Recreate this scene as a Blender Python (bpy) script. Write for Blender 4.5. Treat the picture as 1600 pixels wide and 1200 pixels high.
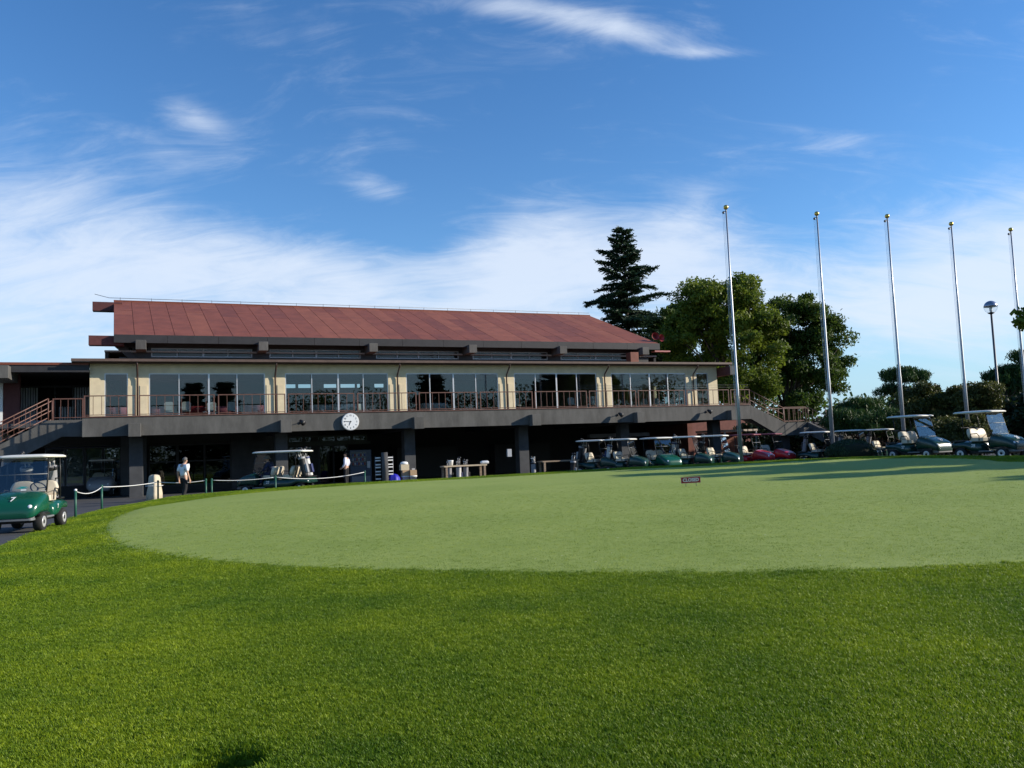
import bpy, bmesh, math, random
import numpy as np
from mathutils import Vector, Matrix

for o in list(bpy.data.objects): bpy.data.objects.remove(o)
sc = bpy.context.scene
col = sc.collection
rad = math.radians
PI = math.pi

# ------------------------------------------------------------------ camera
FPX = 1270.0                       # focal length in photo pixels (1600 wide)
PITCH = math.atan(103 / FPX); ROLL = 0.040
EYE = np.array([0.0, 0.0, 1.5])
_F = np.array([0, math.cos(PITCH), math.sin(PITCH)])
_R0 = np.array([1.0, 0, 0]); _U0 = np.array([0, -math.sin(PITCH), math.cos(PITCH)])
_R = math.cos(ROLL) * _R0 - math.sin(ROLL) * _U0
_U = math.cos(ROLL) * _U0 + math.sin(ROLL) * _R0
cam_d = bpy.data.cameras.new('camera'); cam = bpy.data.objects.new('camera', cam_d); col.objects.link(cam)
cam_d.sensor_fit = 'HORIZONTAL'; cam_d.sensor_width = 36.0; cam_d.lens = 36.0 * FPX / 1600.0
cam_d.clip_start = 0.1; cam_d.clip_end = 6000
cam.matrix_world = Matrix(((_R[0], _U[0], -_F[0], EYE[0]), (_R[1], _U[1], -_F[1], EYE[1]), (_R[2], _U[2], -_F[2], EYE[2]), (0, 0, 0, 1)))
sc.camera = cam

def ray(x, y): return _F + _R * (x - 800) / FPX + _U * (600 - y) / FPX
def at_Y(x, y, Y):
    d = ray(x, y); return EYE + d * Y / d[1]
ANG = rad(23)                      # the clubhouse front runs 23 degrees off the picture plane
def fac(x, y, v):                  # a pixel on a plane parallel to the front at distance v -> (u, z)
    d = ray(x, y)
    uu = d[0] * math.cos(ANG) + d[1] * math.sin(ANG); vv = -d[0] * math.sin(ANG) + d[1] * math.cos(ANG)
    return uu * v / vv, 1.5 + d[2] * v / vv
def uv2w(u, v): return (u * math.cos(ANG) - v * math.sin(ANG), u * math.sin(ANG) + v * math.cos(ANG))

# ------------------------------------------------------------------ world, sun, exposure
SUN_AZ, SUN_EL = rad(89), rad(20)  # azimuth measured from +Y towards +X
sc.view_settings.view_transform = 'Standard'; sc.view_settings.look = 'None'
sc.view_settings.exposure = 0.55; sc.view_settings.gamma = 1.0; sc.view_settings.use_curve_mapping = False
sun_d = bpy.data.lights.new('sun', 'SUN'); sun = bpy.data.objects.new('sun', sun_d); col.objects.link(sun)
sun_d.energy = 4.6; sun_d.angle = rad(0.5); sun_d.color = (1.0, 0.91, 0.78)
_sd = Vector((math.sin(SUN_AZ) * math.cos(SUN_EL), math.cos(SUN_AZ) * math.cos(SUN_EL), math.sin(SUN_EL)))
sun.rotation_euler = _sd.to_track_quat('Z', 'Y').to_euler()
sun.location = (60, 5, 40)

world = bpy.data.worlds.new('World'); sc.world = world; world.use_nodes = True
wn = world.node_tree; wn.nodes.clear()
def N(tree, t, **kw):
    n = tree.nodes.new(t)
    for k, v in kw.items(): setattr(n, k, v)
    return n
def mth(tree, op, a, b=None, c=None, clamp=False):
    n = tree.nodes.new('ShaderNodeMath'); n.operation = op; n.use_clamp = clamp
    for i, s in enumerate((a, b, c)):
        if s is None: continue
        if isinstance(s, (int, float)): n.inputs[i].default_value = s
        else: tree.links.new(s, n.inputs[i])
    return n.outputs[0]
def vmth(tree, op, a, b=None):
    n = tree.nodes.new('ShaderNodeVectorMath'); n.operation = op
    for i, s in enumerate((a, b)):
        if s is None: continue
        if isinstance(s, (tuple, list, np.ndarray)): n.inputs[i].default_value = tuple(float(q) for q in s)
        else: tree.links.new(s, n.inputs[i])
    return n
W = lambda a, b: wn.links.new(a, b)
sky = N(wn, 'ShaderNodeTexSky', sky_type='NISHITA', sun_disc=False)
sky.sun_elevation = SUN_EL; sky.sun_rotation = SUN_AZ; sky.altitude = 200; sky.air_density = 1.0; sky.dust_density = 0.0; sky.ozone_density = 3.0
hsv = N(wn, 'ShaderNodeHueSaturation'); hsv.inputs['Saturation'].default_value = 1.22; hsv.inputs['Value'].default_value = 1.12; hsv.inputs['Hue'].default_value = 0.506
W(sky.outputs[0], hsv.inputs['Color'])
tc = N(wn, 'ShaderNodeTexCoord'); dirv = tc.outputs['Generated']
sep = N(wn, 'ShaderNodeSeparateXYZ'); W(dirv, sep.inputs[0])
elev = sep.outputs[2]
# thin high cloud: noise on a flat sheet overhead, stretched and warped
zc = mth(wn, 'MAXIMUM', elev, 0.03)
inv = mth(wn, 'DIVIDE', 1.0, mth(wn, 'ADD', zc, 0.42))
plan = N(wn, 'ShaderNodeVectorMath', operation='SCALE'); W(dirv, plan.inputs[0]); W(inv, plan.inputs['Scale'])
def noise(vec, scale, detail, rough, dist=0.0, rot=0.0, stretch=(1, 1, 1), off=(0, 0, 0)):
    mp = N(wn, 'ShaderNodeMapping'); mp.inputs['Rotation'].default_value = (0, 0, rot); mp.inputs['Scale'].default_value = stretch; mp.inputs['Location'].default_value = off
    W(vec, mp.inputs[0])
    n = N(wn, 'ShaderNodeTexNoise'); n.inputs['Scale'].default_value = scale; n.inputs['Detail'].default_value = detail
    n.inputs['Roughness'].default_value = rough; n.inputs['Distortion'].default_value = dist
    W(mp.outputs[0], n.inputs['Vector']); return n.outputs[0]
nz_big = noise(plan.outputs[0], 3.0, 6, 0.55, 0.5, rot=0.5, stretch=(1, 1.3, 1), off=(3.1, 0.4, 0))
nz_fine = noise(plan.outputs[0], 7.5, 10, 0.66, 1.1, rot=rad(-40), stretch=(0.6, 2.0, 1), off=(1.7, 5.2, 0))
def blob(px, py, rx, ry, ang=0.0):           # soft ellipse in the sky, given where it stands in the photo
    c = ray(px, py); c = c / np.linalg.norm(c)
    e1 = np.cross(c, [0, 0, 1.0]); e1 /= np.linalg.norm(e1); e2 = np.cross(e1, c)
    a, b = math.cos(ang), math.sin(ang)
    ax = (e1 * a + e2 * b) * FPX / rx; ay = (-e1 * b + e2 * a) * FPX / ry
    df = vmth(wn, 'SUBTRACT', dirv, c).outputs[0]
    x = vmth(wn, 'DOT_PRODUCT', df, ax).outputs['Value']; y = vmth(wn, 'DOT_PRODUCT', df, ay).outputs['Value']
    r2 = mth(wn, 'ADD', mth(wn, 'MULTIPLY', x, x), mth(wn, 'MULTIPLY', y, y))
    return mth(wn, 'POWER', 2.718, mth(wn, 'MULTIPLY', r2, -1.0))
band_n = N(wn, 'ShaderNodeMapRange', interpolation_type='SMOOTHSTEP'); W(elev, band_n.inputs[0])
for i, v in zip((1, 2, 3, 4), (0.33, 0.17, 0.0, 0.30)): band_n.inputs[i].default_value = v
low_n = N(wn, 'ShaderNodeMapRange', interpolation_type='SMOOTHSTEP'); W(elev, low_n.inputs[0])
for i, v in zip((1, 2, 3, 4), (0.04, 0.15, -0.22, 0.0)): low_n.inputs[i].default_value = v
acc = mth(wn, 'ADD', band_n.outputs[0], low_n.outputs[0])
BLOBS = [(150, 430, 420, 70, 0.0, .28), (420, 395, 200, 40, 0.05, .20), (840, 400, 130, 95, 0.5, .42), (1080, 385, 110, 75, 0.3, .42),
         (60, 300, 130, 60, 0.0, .22), (305, 185, 50, 22, -0.4, .28), (230, 225, 130, 28, -0.15, .14), (590, 298, 70, 26, -0.35, .33),
         (880, 24, 120, 20, -0.2, .30), (1000, 56, 90, 16, -0.35, .29), (1095, 83, 70, 8, -0.15, .24), (760, 6, 110, 14, -0.05, .20), (1480, 470, 230, 75, 0.25, .40),
         (1290, 200, 90, 40, 0.1, .04), (1230, 345, 150, 60, 0.2, -.22), (640, 350, 90, 45, 0.2, -.16), (1330, 560, 160, 60, 0, -.25), (1150, 470, 60, 40, 0, .2)]
for (px, py, rx, ry, an, am) in BLOBS:
    acc = mth(wn, 'ADD', acc, mth(wn, 'MULTIPLY', blob(px, py, rx, ry, an), am))
dens = mth(wn, 'ADD', acc, mth(wn, 'MULTIPLY', mth(wn, 'SUBTRACT', nz_big, 0.5), 0.75))
dens = mth(wn, 'ADD', dens, mth(wn, 'MULTIPLY', mth(wn, 'SUBTRACT', nz_fine, 0.5), 0.62))
cr = N(wn, 'ShaderNodeMapRange', interpolation_type='SMOOTHSTEP'); W(dens, cr.inputs[0])
for i, v in zip((1, 2, 3, 4), (0.0, 0.66, 0.0, 0.84)): cr.inputs[i].default_value = v
mixc = N(wn, 'ShaderNodeMix', data_type='RGBA'); W(cr.outputs[0], mixc.inputs['Factor']); 
veil_n = N(wn, 'ShaderNodeMapRange', interpolation_type='SMOOTHSTEP'); W(elev, veil_n.inputs[0])
for i, v in zip((1, 2, 3, 4), (0.0, 0.22, 0.85, 0.0)): veil_n.inputs[i].default_value = v
veil = N(wn, 'ShaderNodeMix', data_type='RGBA'); W(veil_n.outputs[0], veil.inputs['Factor']); W(hsv.outputs[0], veil.inputs['A']); veil.inputs['B'].default_value = (2.3, 3.7, 5.0, 1)   # pale haze low over the land
W(veil.outputs['Result'], mixc.inputs['A'])
mixc.inputs['B'].default_value = (4.7, 5.25, 6.1, 1)
bg = N(wn, 'ShaderNodeBackground'); bg.inputs['Strength'].default_value = 0.115
W(mixc.outputs['Result'], bg.inputs[0]); wo = N(wn, 'ShaderNodeOutputWorld'); W(bg.outputs[0], wo.inputs[0])

sc.render.engine = 'CYCLES'
sc.cycles.max_bounces = 6; sc.cycles.transparent_max_bounces = 16; sc.cycles.use_denoising = True
sc.cycles.sample_clamp_indirect = 6.0

# ------------------------------------------------------------------ materials
MATS = {}
def mat(name, color, rough=0.6, metal=0.0, var=0.0, vscale=4.0, bump=0.0, bscale=20.0, spec=0.4, stretch=(1, 1, 1), col2=None):
    if name in MATS: return MATS[name]
    m = bpy.data.materials.new(name); m.use_nodes = True; t = m.node_tree
    p = t.nodes['Principled BSDF']
    p.inputs['Roughness'].default_value = rough; p.inputs['Metallic'].default_value = metal; p.inputs['Specular IOR Level'].default_value = spec
    p.inputs['Base Color'].default_value = (*color, 1)
    if var or bump:
        c = N(t, 'ShaderNodeTexCoord'); mp = N(t, 'ShaderNodeMapping'); mp.inputs['Scale'].default_value = stretch
        t.links.new(c.outputs['Object'], mp.inputs[0])
    if var:
        n = N(t, 'ShaderNodeTexNoise'); n.inputs['Scale'].default_value = vscale; n.inputs['Detail'].default_value = 6; n.inputs['Roughness'].default_value = .65
        t.links.new(mp.outputs[0], n.inputs['Vector'])
        r = N(t, 'ShaderNodeMapRange'); t.links.new(n.outputs[0], r.inputs[0])
        r.inputs[1].default_value = .3; r.inputs[2].default_value = .7
        mx = N(t, 'ShaderNodeMix', data_type='RGBA')
        mx.inputs['A'].default_value = (*[q * (1 - var) for q in color], 1)
        mx.inputs['B'].default_value = (*(col2 or [min(1, q * (1 + var)) for q in color]), 1)
        t.links.new(r.outputs[0], mx.inputs['Factor']); t.links.new(mx.outputs['Result'], p.inputs['Base Color'])
    if bump:
        n = N(t, 'ShaderNodeTexNoise'); n.inputs['Scale'].default_value = bscale; n.inputs['Detail'].default_value = 5
        t.links.new(mp.outputs[0], n.inputs['Vector'])
        b = N(t, 'ShaderNodeBump'); b.inputs['Strength'].default_value = bump; b.inputs['Distance'].default_value = .02
        t.links.new(n.outputs[0], b.inputs['Height']); t.links.new(b.outputs[0], p.inputs['Normal'])
    MATS[name] = m; return m
def glass(name, tint=(.75, .8, .8), boost=1.0, ior=1.5):
    m = bpy.data.materials.new(name); m.use_nodes = True; t = m.node_tree; t.nodes.clear()
    tr = N(t, 'ShaderNodeBsdfTransparent'); tr.inputs[0].default_value = (*tint, 1)
    gl = N(t, 'ShaderNodeBsdfGlossy'); gl.inputs['Roughness'].default_value = .01; gl.inputs[0].default_value = (.95, .97, 1, 1)
    lw_ = N(t, 'ShaderNodeLayerWeight'); r0 = ((ior - 1) / (ior + 1)) ** 2
    f2 = mth(t, 'MULTIPLY', mth(t, 'MULTIPLY_ADD', mth(t, 'POWER', lw_.outputs['Facing'], 5.0), 1 - r0, r0), boost, clamp=True)
    mx = N(t, 'ShaderNodeMixShader'); t.links.new(f2, mx.inputs[0]); t.links.new(tr.outputs[0], mx.inputs[1]); t.links.new(gl.outputs[0], mx.inputs[2])
    o = N(t, 'ShaderNodeOutputMaterial'); t.links.new(mx.outputs[0], o.inputs[0]); MATS[name] = m; return m
def leafmat(name, ca, cb, trans=0.3):
    m = bpy.data.materials.new(name); m.use_nodes = True; t = m.node_tree; t.nodes.clear()
    at = N(t, 'ShaderNodeAttribute', attribute_name='tint')
    mx = N(t, 'ShaderNodeMix', data_type='RGBA'); t.links.new(at.outputs['Fac'], mx.inputs['Factor'])
    mx.inputs['A'].default_value = (*ca, 1); mx.inputs['B'].default_value = (*cb, 1)
    p = N(t, 'ShaderNodeBsdfPrincipled'); p.inputs['Roughness'].default_value = .55; p.inputs['Specular IOR Level'].default_value = .3
    t.links.new(mx.outputs['Result'], p.inputs['Base Color'])
    tl = N(t, 'ShaderNodeBsdfTranslucent'); t.links.new(mx.outputs['Result'], tl.inputs[0])
    ms = N(t, 'ShaderNodeMixShader'); ms.inputs[0].default_value = trans
    t.links.new(p.outputs[0], ms.inputs[1]); t.links.new(tl.outputs[0], ms.inputs[2])
    o = N(t, 'ShaderNodeOutputMaterial'); t.links.new(ms.outputs[0], o.inputs[0]); MATS[name] = m; return m

CONC = mat('dark concrete', (.098, .095, .088), .85, var=.35, vscale=1.6, bump=.25, bscale=30, stretch=(1, 1, .35))
CONCD = mat('grey painted concrete', (.06, .062, .066), .8, var=.25, vscale=2, bump=.15)
CREAM = mat('cream stucco', (.70, .585, .385), .8, var=.10, vscale=2.5, bump=.15, bscale=60)
ROOF = mat('maroon roof sheet', (.215, .064, .034), .62, var=.22, vscale=1.1, bump=.12, bscale=90)
ROOF2 = mat('darker maroon roof sheet', (.18, .053, .029), .6, var=.22, vscale=1.3, bump=.12, bscale=90)
ROOF3 = mat('faded maroon roof sheet', (.245, .078, .042), .65, var=.2, vscale=1.2, bump=.12, bscale=90)
SEAM = mat('roof underlay', (.05, .018, .014), .8)
FASC = mat('black fascia', (.032, .031, .033), .6, var=.2, vscale=2)
RAIL = mat('brown rail paint', (.14, .068, .05), .5, var=.3, vscale=6)
ALU = mat('aluminium', (.62, .62, .62), .42, .6)
ALUD = mat('dull aluminium', (.35, .36, .37), .5, .5)
PIPE = mat('dark brown pipe', (.05, .026, .02), .5)
MAROON = mat('maroon wall', (.10, .032, .03), .7, var=.2)
GLASS = glass('window glass', (.74, .78, .78), 1.3)
GLASSD = glass('dark window glass', (.35, .39, .39), .9)
GLASSV = glass('cart windshield', (.84, .87, .87), 1.6)
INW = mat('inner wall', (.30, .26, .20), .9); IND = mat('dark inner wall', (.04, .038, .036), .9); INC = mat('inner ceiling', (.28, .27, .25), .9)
INF = mat('inner carpet', (.10, .05, .04), .95)
WHITE = mat('white paint', (.78, .78, .76), .5); BLACK = mat('black plastic', (.015, .015, .016), .45)
RUBBER = mat('tyre rubber', (.018, .018, .018), .8, bump=.2, bscale=60)
STEEL = mat('galvanised pole', (.40, .42, .45), .42, .7, var=.12, vscale=3); STEELD = mat('dark steel', (.12, .12, .125), .45, .7)
GOLD = mat('gilt ball', (.75, .5, .12), .3, .9)
CGREEN = mat('cart green paint', (.004, .075, .042), .22, spec=.6); CDARK = mat('cart dark green paint', (.006, .038, .028), .25, spec=.6); CRED = mat('cart red paint', (.42, .012, .018), .25, spec=.6)
CROOF = mat('cart roof plastic', (.70, .69, .62), .45, var=.06, vscale=5); SEAT = mat('beige vinyl', (.56, .49, .38), .5, var=.06, vscale=6)
GREYP = mat('grey plastic', (.16, .17, .18), .5); WOOD = mat('weathered timber', (.26, .19, .13), .8, var=.35, vscale=3, bump=.3, stretch=(1, 1, 6)); WOODL = mat('light timber', (.5, .4, .27), .75, var=.2, vscale=4, stretch=(6, 1, 1))
BARK = mat('bark', (.075, .055, .042), .95, var=.4, vscale=5, bump=.6, bscale=18, stretch=(1, 1, .3))
SKIN = mat('skin', (.50, .30, .21), .55); SHIRT = mat('white cotton', (.80, .81, .84), .8, bump=.3, bscale=14); TROU = mat('black cloth', (.012, .012, .014), .85, bump=.25, bscale=14); HAIRG = mat('grey hair', (.10, .095, .09), .7); HAIRB = mat('black hair', (.012, .011, .01), .6); NAVY = mat('navy cloth', (.018, .024, .06), .8, bump=.25, bscale=14)
TEAL = mat('teal print', (.02, .28, .28), .5); REDS = mat('red sign paint', (.33, .012, .014), .5); ROPE = mat('white rope', (.72, .72, .70), .7); GPOST = mat('green post paint', (.02, .10, .065), .45)
BLUE = mat('blue tarpaulin', (.02, .02, .36), .5); TARP = mat('beige tarpaulin', (.50, .44, .32), .7, var=.15, vscale=3, bump=.3, bscale=8)
CARD = mat('cardboard', (.42, .28, .16), .8); PINK = mat('pink table cloth', (.55, .17, .22), .8); VEND = mat('dark blue vending casing', (.03, .045, .075), .35); LENS = mat('headlamp lens', (.75, .78, .8), .12, spec=.8); SOIL = mat('wet soil', (.010, .008, .005), 1.0, bump=.5, spec=0.0)
TURQ = mat('turquoise bottle', (.02, .33, .22), .4)

# ------------------------------------------------------------------ mesh helpers
class MB:
    def __init__(s): s.v = []; s.f = []; s.sm = []
    def add(s, vs, fs, smooth=False):
        k = len(s.v); s.v += [tuple(q) for q in vs]; s.f += [tuple(i + k for i in f) for f in fs]; s.sm += [smooth] * len(fs); return s
    def box(s, x0, x1, y0, y1, z0, z1, M=None):
        vs = [(x0, y0, z0), (x1, y0, z0), (x1, y1, z0), (x0, y1, z0), (x0, y0, z1), (x1, y0, z1), (x1, y1, z1), (x0, y1, z1)]
        if M is not None: vs = [tuple(M @ Vector(q)) for q in vs]
        return s.add(vs, [(3, 2, 1, 0), (4, 5, 6, 7), (0, 1, 5, 4), (1, 2, 6, 5), (2, 3, 7, 6), (3, 0, 4, 7)])
    def prism(s, pts, axis, a, b):           # outline (p, q) pushed along axis from a to b
        def P(p, q, r):
            return {'x': (r, p, q), 'y': (p, r, q), 'z': (p, q, r)}[axis]
        n = len(pts); vs = [P(p, q, a) for p, q in pts] + [P(p, q, b) for p, q in pts]
        return s.add(vs, [tuple(range(n))[::-1], tuple(range(n, 2 * n))] + [(i, (i + 1) % n, n + (i + 1) % n, n + i) for i in range(n)])
    def tube(s, pts, r, n=8, cap=True, smooth=True):
        pts = [Vector(p) for p in pts]; m = len(pts); rs = r if isinstance(r, (list, tuple)) else [r] * m
        vs = []; up = None
        for i, p in enumerate(pts):
            d = (pts[min(i + 1, m - 1)] - pts[max(i - 1, 0)]).normalized()
            if up is None: up = Vector((0, 0, 1)) if abs(d.z) < .9 else Vector((1, 0, 0))
            a = (up - d * up.dot(d)).normalized(); b = d.cross(a); up = a
            for k in range(n):
                t = 2 * PI * k / n; vs.append(tuple(p + (a * math.cos(t) + b * math.sin(t)) * rs[i]))
        fs = [(i * n + k, i * n + (k + 1) % n, (i + 1) * n + (k + 1) % n, (i + 1) * n + k) for i in range(m - 1) for k in range(n)]
        if cap: fs += [tuple(range(n))[::-1], tuple((m - 1) * n + k for k in range(n))]
        return s.add(vs, fs, smooth)
    def lathe(s, prof, n=16, c=(0, 0, 0), axis='z', smooth=True):     # prof: (radius, height)
        vs = []
        for (r, h) in prof:
            for k in range(n):
                t = 2 * PI * k / n; q = (r * math.cos(t), r * math.sin(t), h)
                q = {'z': q, 'y': (q[0], q[2], q[1]), 'x': (q[2], q[0], q[1])}[axis]
                vs.append((q[0] + c[0], q[1] + c[1], q[2] + c[2]))
        m = len(prof); fs = [(i * n + k, i * n + (k + 1) % n, (i + 1) * n + (k + 1) % n, (i + 1) * n + k) for i in range(m - 1) for k in range(n)]
        fs += [tuple(range(n))[::-1], tuple((m - 1) * n + k for k in range(n))]
        return s.add(vs, fs, smooth)
    def loft(s, rings, smooth=True, closed=True, cap=True):
        n = len(rings[0]); vs = [q for r in rings for q in r]; m = len(rings)
        fs = [(i * n + k, i * n + (k + 1) % n, (i + 1) * n + (k + 1) % n, (i + 1) * n + k) for i in range(m - 1) for k in range(n if closed else n - 1)]
        if cap: fs += [tuple(range(n))[::-1], tuple((m - 1) * n + k for k in range(n))]
        return s.add(vs, fs, smooth)
    def mesh(s, name, m, off=(0, 0, 0), bevel=0.0):
        me = bpy.data.meshes.new(name); v = [(a + off[0], b + off[1], c + off[2]) for a, b, c in s.v]
        me.from_pydata(v, [], s.f); me.polygons.foreach_set('use_smooth', s.sm)
        bm = bmesh.new(); bm.from_mesh(me); bmesh.ops.recalc_face_normals(bm, faces=bm.faces)
        if bevel: bmesh.ops.bevel(bm, geom=list(bm.edges), offset=bevel, segments=2, affect='EDGES', profile=.6, clamp_overlap=True)
        bm.to_mesh(me); bm.free(); me.materials.append(m); return me
    def build(s, name, m, parent=None, off=(0, 0, 0), bevel=0.0, **tags):
        o = bpy.data.objects.new(name, s.mesh(name, m, off, bevel)); col.objects.link(o)
        if parent is not None: o.parent = parent
        for k, v in tags.items(): o[k] = v
        return o
def empty(name, loc, rz=0.0, label=None, category=None, group=None):
    o = bpy.data.objects.new(name, None); col.objects.link(o); o.location = loc; o.rotation_euler = (0, 0, rz); o.empty_display_size = .2
    tag(o, label, category, group); return o
def tag(o, label=None, category=None, group=None):
    if label: o['label'] = label
    if category: o['category'] = category
    if group: o['group'] = group
    return o
def link(name, me, parent, loc=(0, 0, 0)):
    o = bpy.data.objects.new(name, me); col.objects.link(o); o.parent = parent; o.location = loc; return o
def copy_tree(o, parent=None):
    c = o.copy(); col.objects.link(c); c.parent = parent
    for ch in o.children: copy_tree(ch, c)
    return c
def text_mesh(txt, size, m, extrude=.003, offset=0.0):
    cu = bpy.data.curves.new('t', 'FONT'); cu.body = txt; cu.size = size; cu.align_x = 'CENTER'; cu.align_y = 'CENTER'; cu.extrude = extrude; cu.offset = offset; cu.resolution_u = 3
    to = bpy.data.objects.new('t', cu); col.objects.link(to); bpy.context.view_layer.update()
    me = bpy.data.meshes.new_from_object(to.evaluated_get(bpy.context.evaluated_depsgraph_get()))
    bpy.data.objects.remove(to); me.materials.clear(); me.materials.append(m); return me
def fast_mesh(name, V, Q, m, tint=None, smooth=False):
    me = bpy.data.meshes.new(name); V = np.asarray(V, np.float32); Q = np.asarray(Q, np.int32)
    me.vertices.add(len(V)); me.vertices.foreach_set('co', V.ravel())
    k = Q.shape[1]; me.loops.add(Q.size); me.loops.foreach_set('vertex_index', Q.ravel())
    me.polygons.add(len(Q)); me.polygons.foreach_set('loop_start', np.arange(0, Q.size, k, dtype=np.int32))
    me.polygons.foreach_set('use_smooth', np.full(len(Q), smooth))
    me.update(calc_edges=True); me.validate()
    if tint is not None:
        a = me.attributes.new('tint', 'FLOAT', 'FACE'); a.data.foreach_set('value', np.asarray(tint, np.float32))
    me.materials.append(m); return me

# ------------------------------------------------------------------ ground heights
def smooth(a, b, x):
    t = np.clip((x - a) / (b - a), 0, 1); return t * t * (3 - 2 * t)
def pave_z(X, Y):                  # tarmac: level at the clubhouse, a little higher towards the right-hand cart bays
    return .42 * smooth(9, 17, X) * (1 - smooth(37, 43, Y)) * smooth(14, 24, Y)
CREST = [(250, 779, 29.5), (331, 771, 30), (400, 766, 30.6), (440, 763, 31), (560, 755, 32), (680, 749, 33), (800, 742, 34), (980, 731.5, 35), (1100, 726, 34.8), (1220, 719.5, 33.8), (1400, 713, 31.5), (1480, 711, 30), (1600, 713, 27.5)]
crest = [at_Y(x, y, Y) for x, y, Y in CREST]
ctrl = [(0, 0, 0), (0, 5, 0), (-6, 5, -.02), (6, 5, .03), (-14, 3, -.15), (16, 4, .2), (0, -10, 0), (-10, -8, -.1), (12, -8, .2), (0, 10, .03), (6, 10, .08), (-5, 11, .03), (-8.6, 16.8, .16), (-9.5, 13, -.02), (-11.5, 22, .16), (-12.8, 26.5, .22), (22, 22, .85), (20, 14, .5), (25, 30, .9)]
ctrl += [tuple(p) for p in crest]
_cp = np.array(ctrl, float)
def _tk(d2): return np.where(d2 > 1e-9, .5 * d2 * np.log(np.maximum(d2, 1e-9)), 0.0)
_n = len(_cp); _K = _tk(((_cp[:, None, :2] - _cp[None, :, :2]) ** 2).sum(-1)) + np.eye(_n) * 1.5
_P = np.c_[np.ones(_n), _cp[:, :2]]; _A = np.zeros((_n + 3, _n + 3)); _A[:_n, :_n] = _K; _A[:_n, _n:] = _P; _A[_n:, :_n] = _P.T
_w = np.linalg.solve(_A, np.r_[_cp[:, 2], 0, 0, 0])
def top_z(X, Y):
    X = np.asarray(X, float); Y = np.asarray(Y, float)
    d2 = (X[..., None] - _cp[:, 0]) ** 2 + (Y[..., None] - _cp[:, 1]) ** 2
    return _tk(d2) @ _w[:_n] + _w[_n] + _w[_n + 1] * X + _w[_n + 2] * Y
EDGE = [(-9.0, -14), (-9.3, 6), (-9.9, 13), (-10.43, 16.54), (-12.08, 20.7), (-13.6, 24.95), (-14.6, 28.6), (-15.0, 30.6), (-14.0, 32.2)]
EDGE += [(float(p[0]) * 1.06, float(p[1]) * 1.06 + .6) for p in crest[1:]] + [(20.5, 26.5), (27, 20), (30, 8), (30, -14)]
_E = np.array(EDGE)
def edge_d(X, Y):                  # signed distance to the lawn edge, positive inside
    X = np.asarray(X, float); Y = np.asarray(Y, float); best = np.full(X.shape, 1e9); ins = np.zeros(X.shape, bool)
    for i in range(len(_E)):
        a, b = _E[i], _E[(i + 1) % len(_E)]; ab = b - a
        t = np.clip(((X - a[0]) * ab[0] + (Y - a[1]) * ab[1]) / (ab @ ab), 0, 1)
        best = np.minimum(best, (X - a[0] - t * ab[0]) ** 2 + (Y - a[1] - t * ab[1]) ** 2)
        if a[1] != b[1]:
            c = (a[1] > Y) != (b[1] > Y); ins ^= c & (X < (b[0] - a[0]) * (Y - a[1]) / (b[1] - a[1]) + a[0])
    return np.where(ins, 1, -1) * np.sqrt(best)
HOLE = (-1.47, 4.06)
def lawn_z(X, Y):
    d = edge_d(X, Y); p = pave_z(X, Y); t = top_z(X, Y)
    s = smooth(0, 2.6, d)
    z = p + (np.maximum(t, p + .03) - p) * s + .02 * np.clip(d, 0, 1) + np.minimum(d, 0) * .35
    hx = np.hypot((np.asarray(X) - HOLE[0]) / 1.25, np.asarray(Y) - HOLE[1])
    return z - .24 * (1 - smooth(.125, .195, hx))
def cast(px, py, f=lawn_z, y0=3.0, y1=60.0):
    d = ray(px, py); Ys = np.linspace(y0, y1, 2400); P = EYE + d * (Ys / d[1])[:, None]
    h = f(P[:, 0], P[:, 1]); below = np.nonzero(P[:, 2] <= h)[0]
    i = below[0] if len(below) else int(np.argmin(P[:, 2] - h)); q = P[i]; return np.array([q[0], q[1], float(f(q[0:1], q[1:2])[0])])

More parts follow.
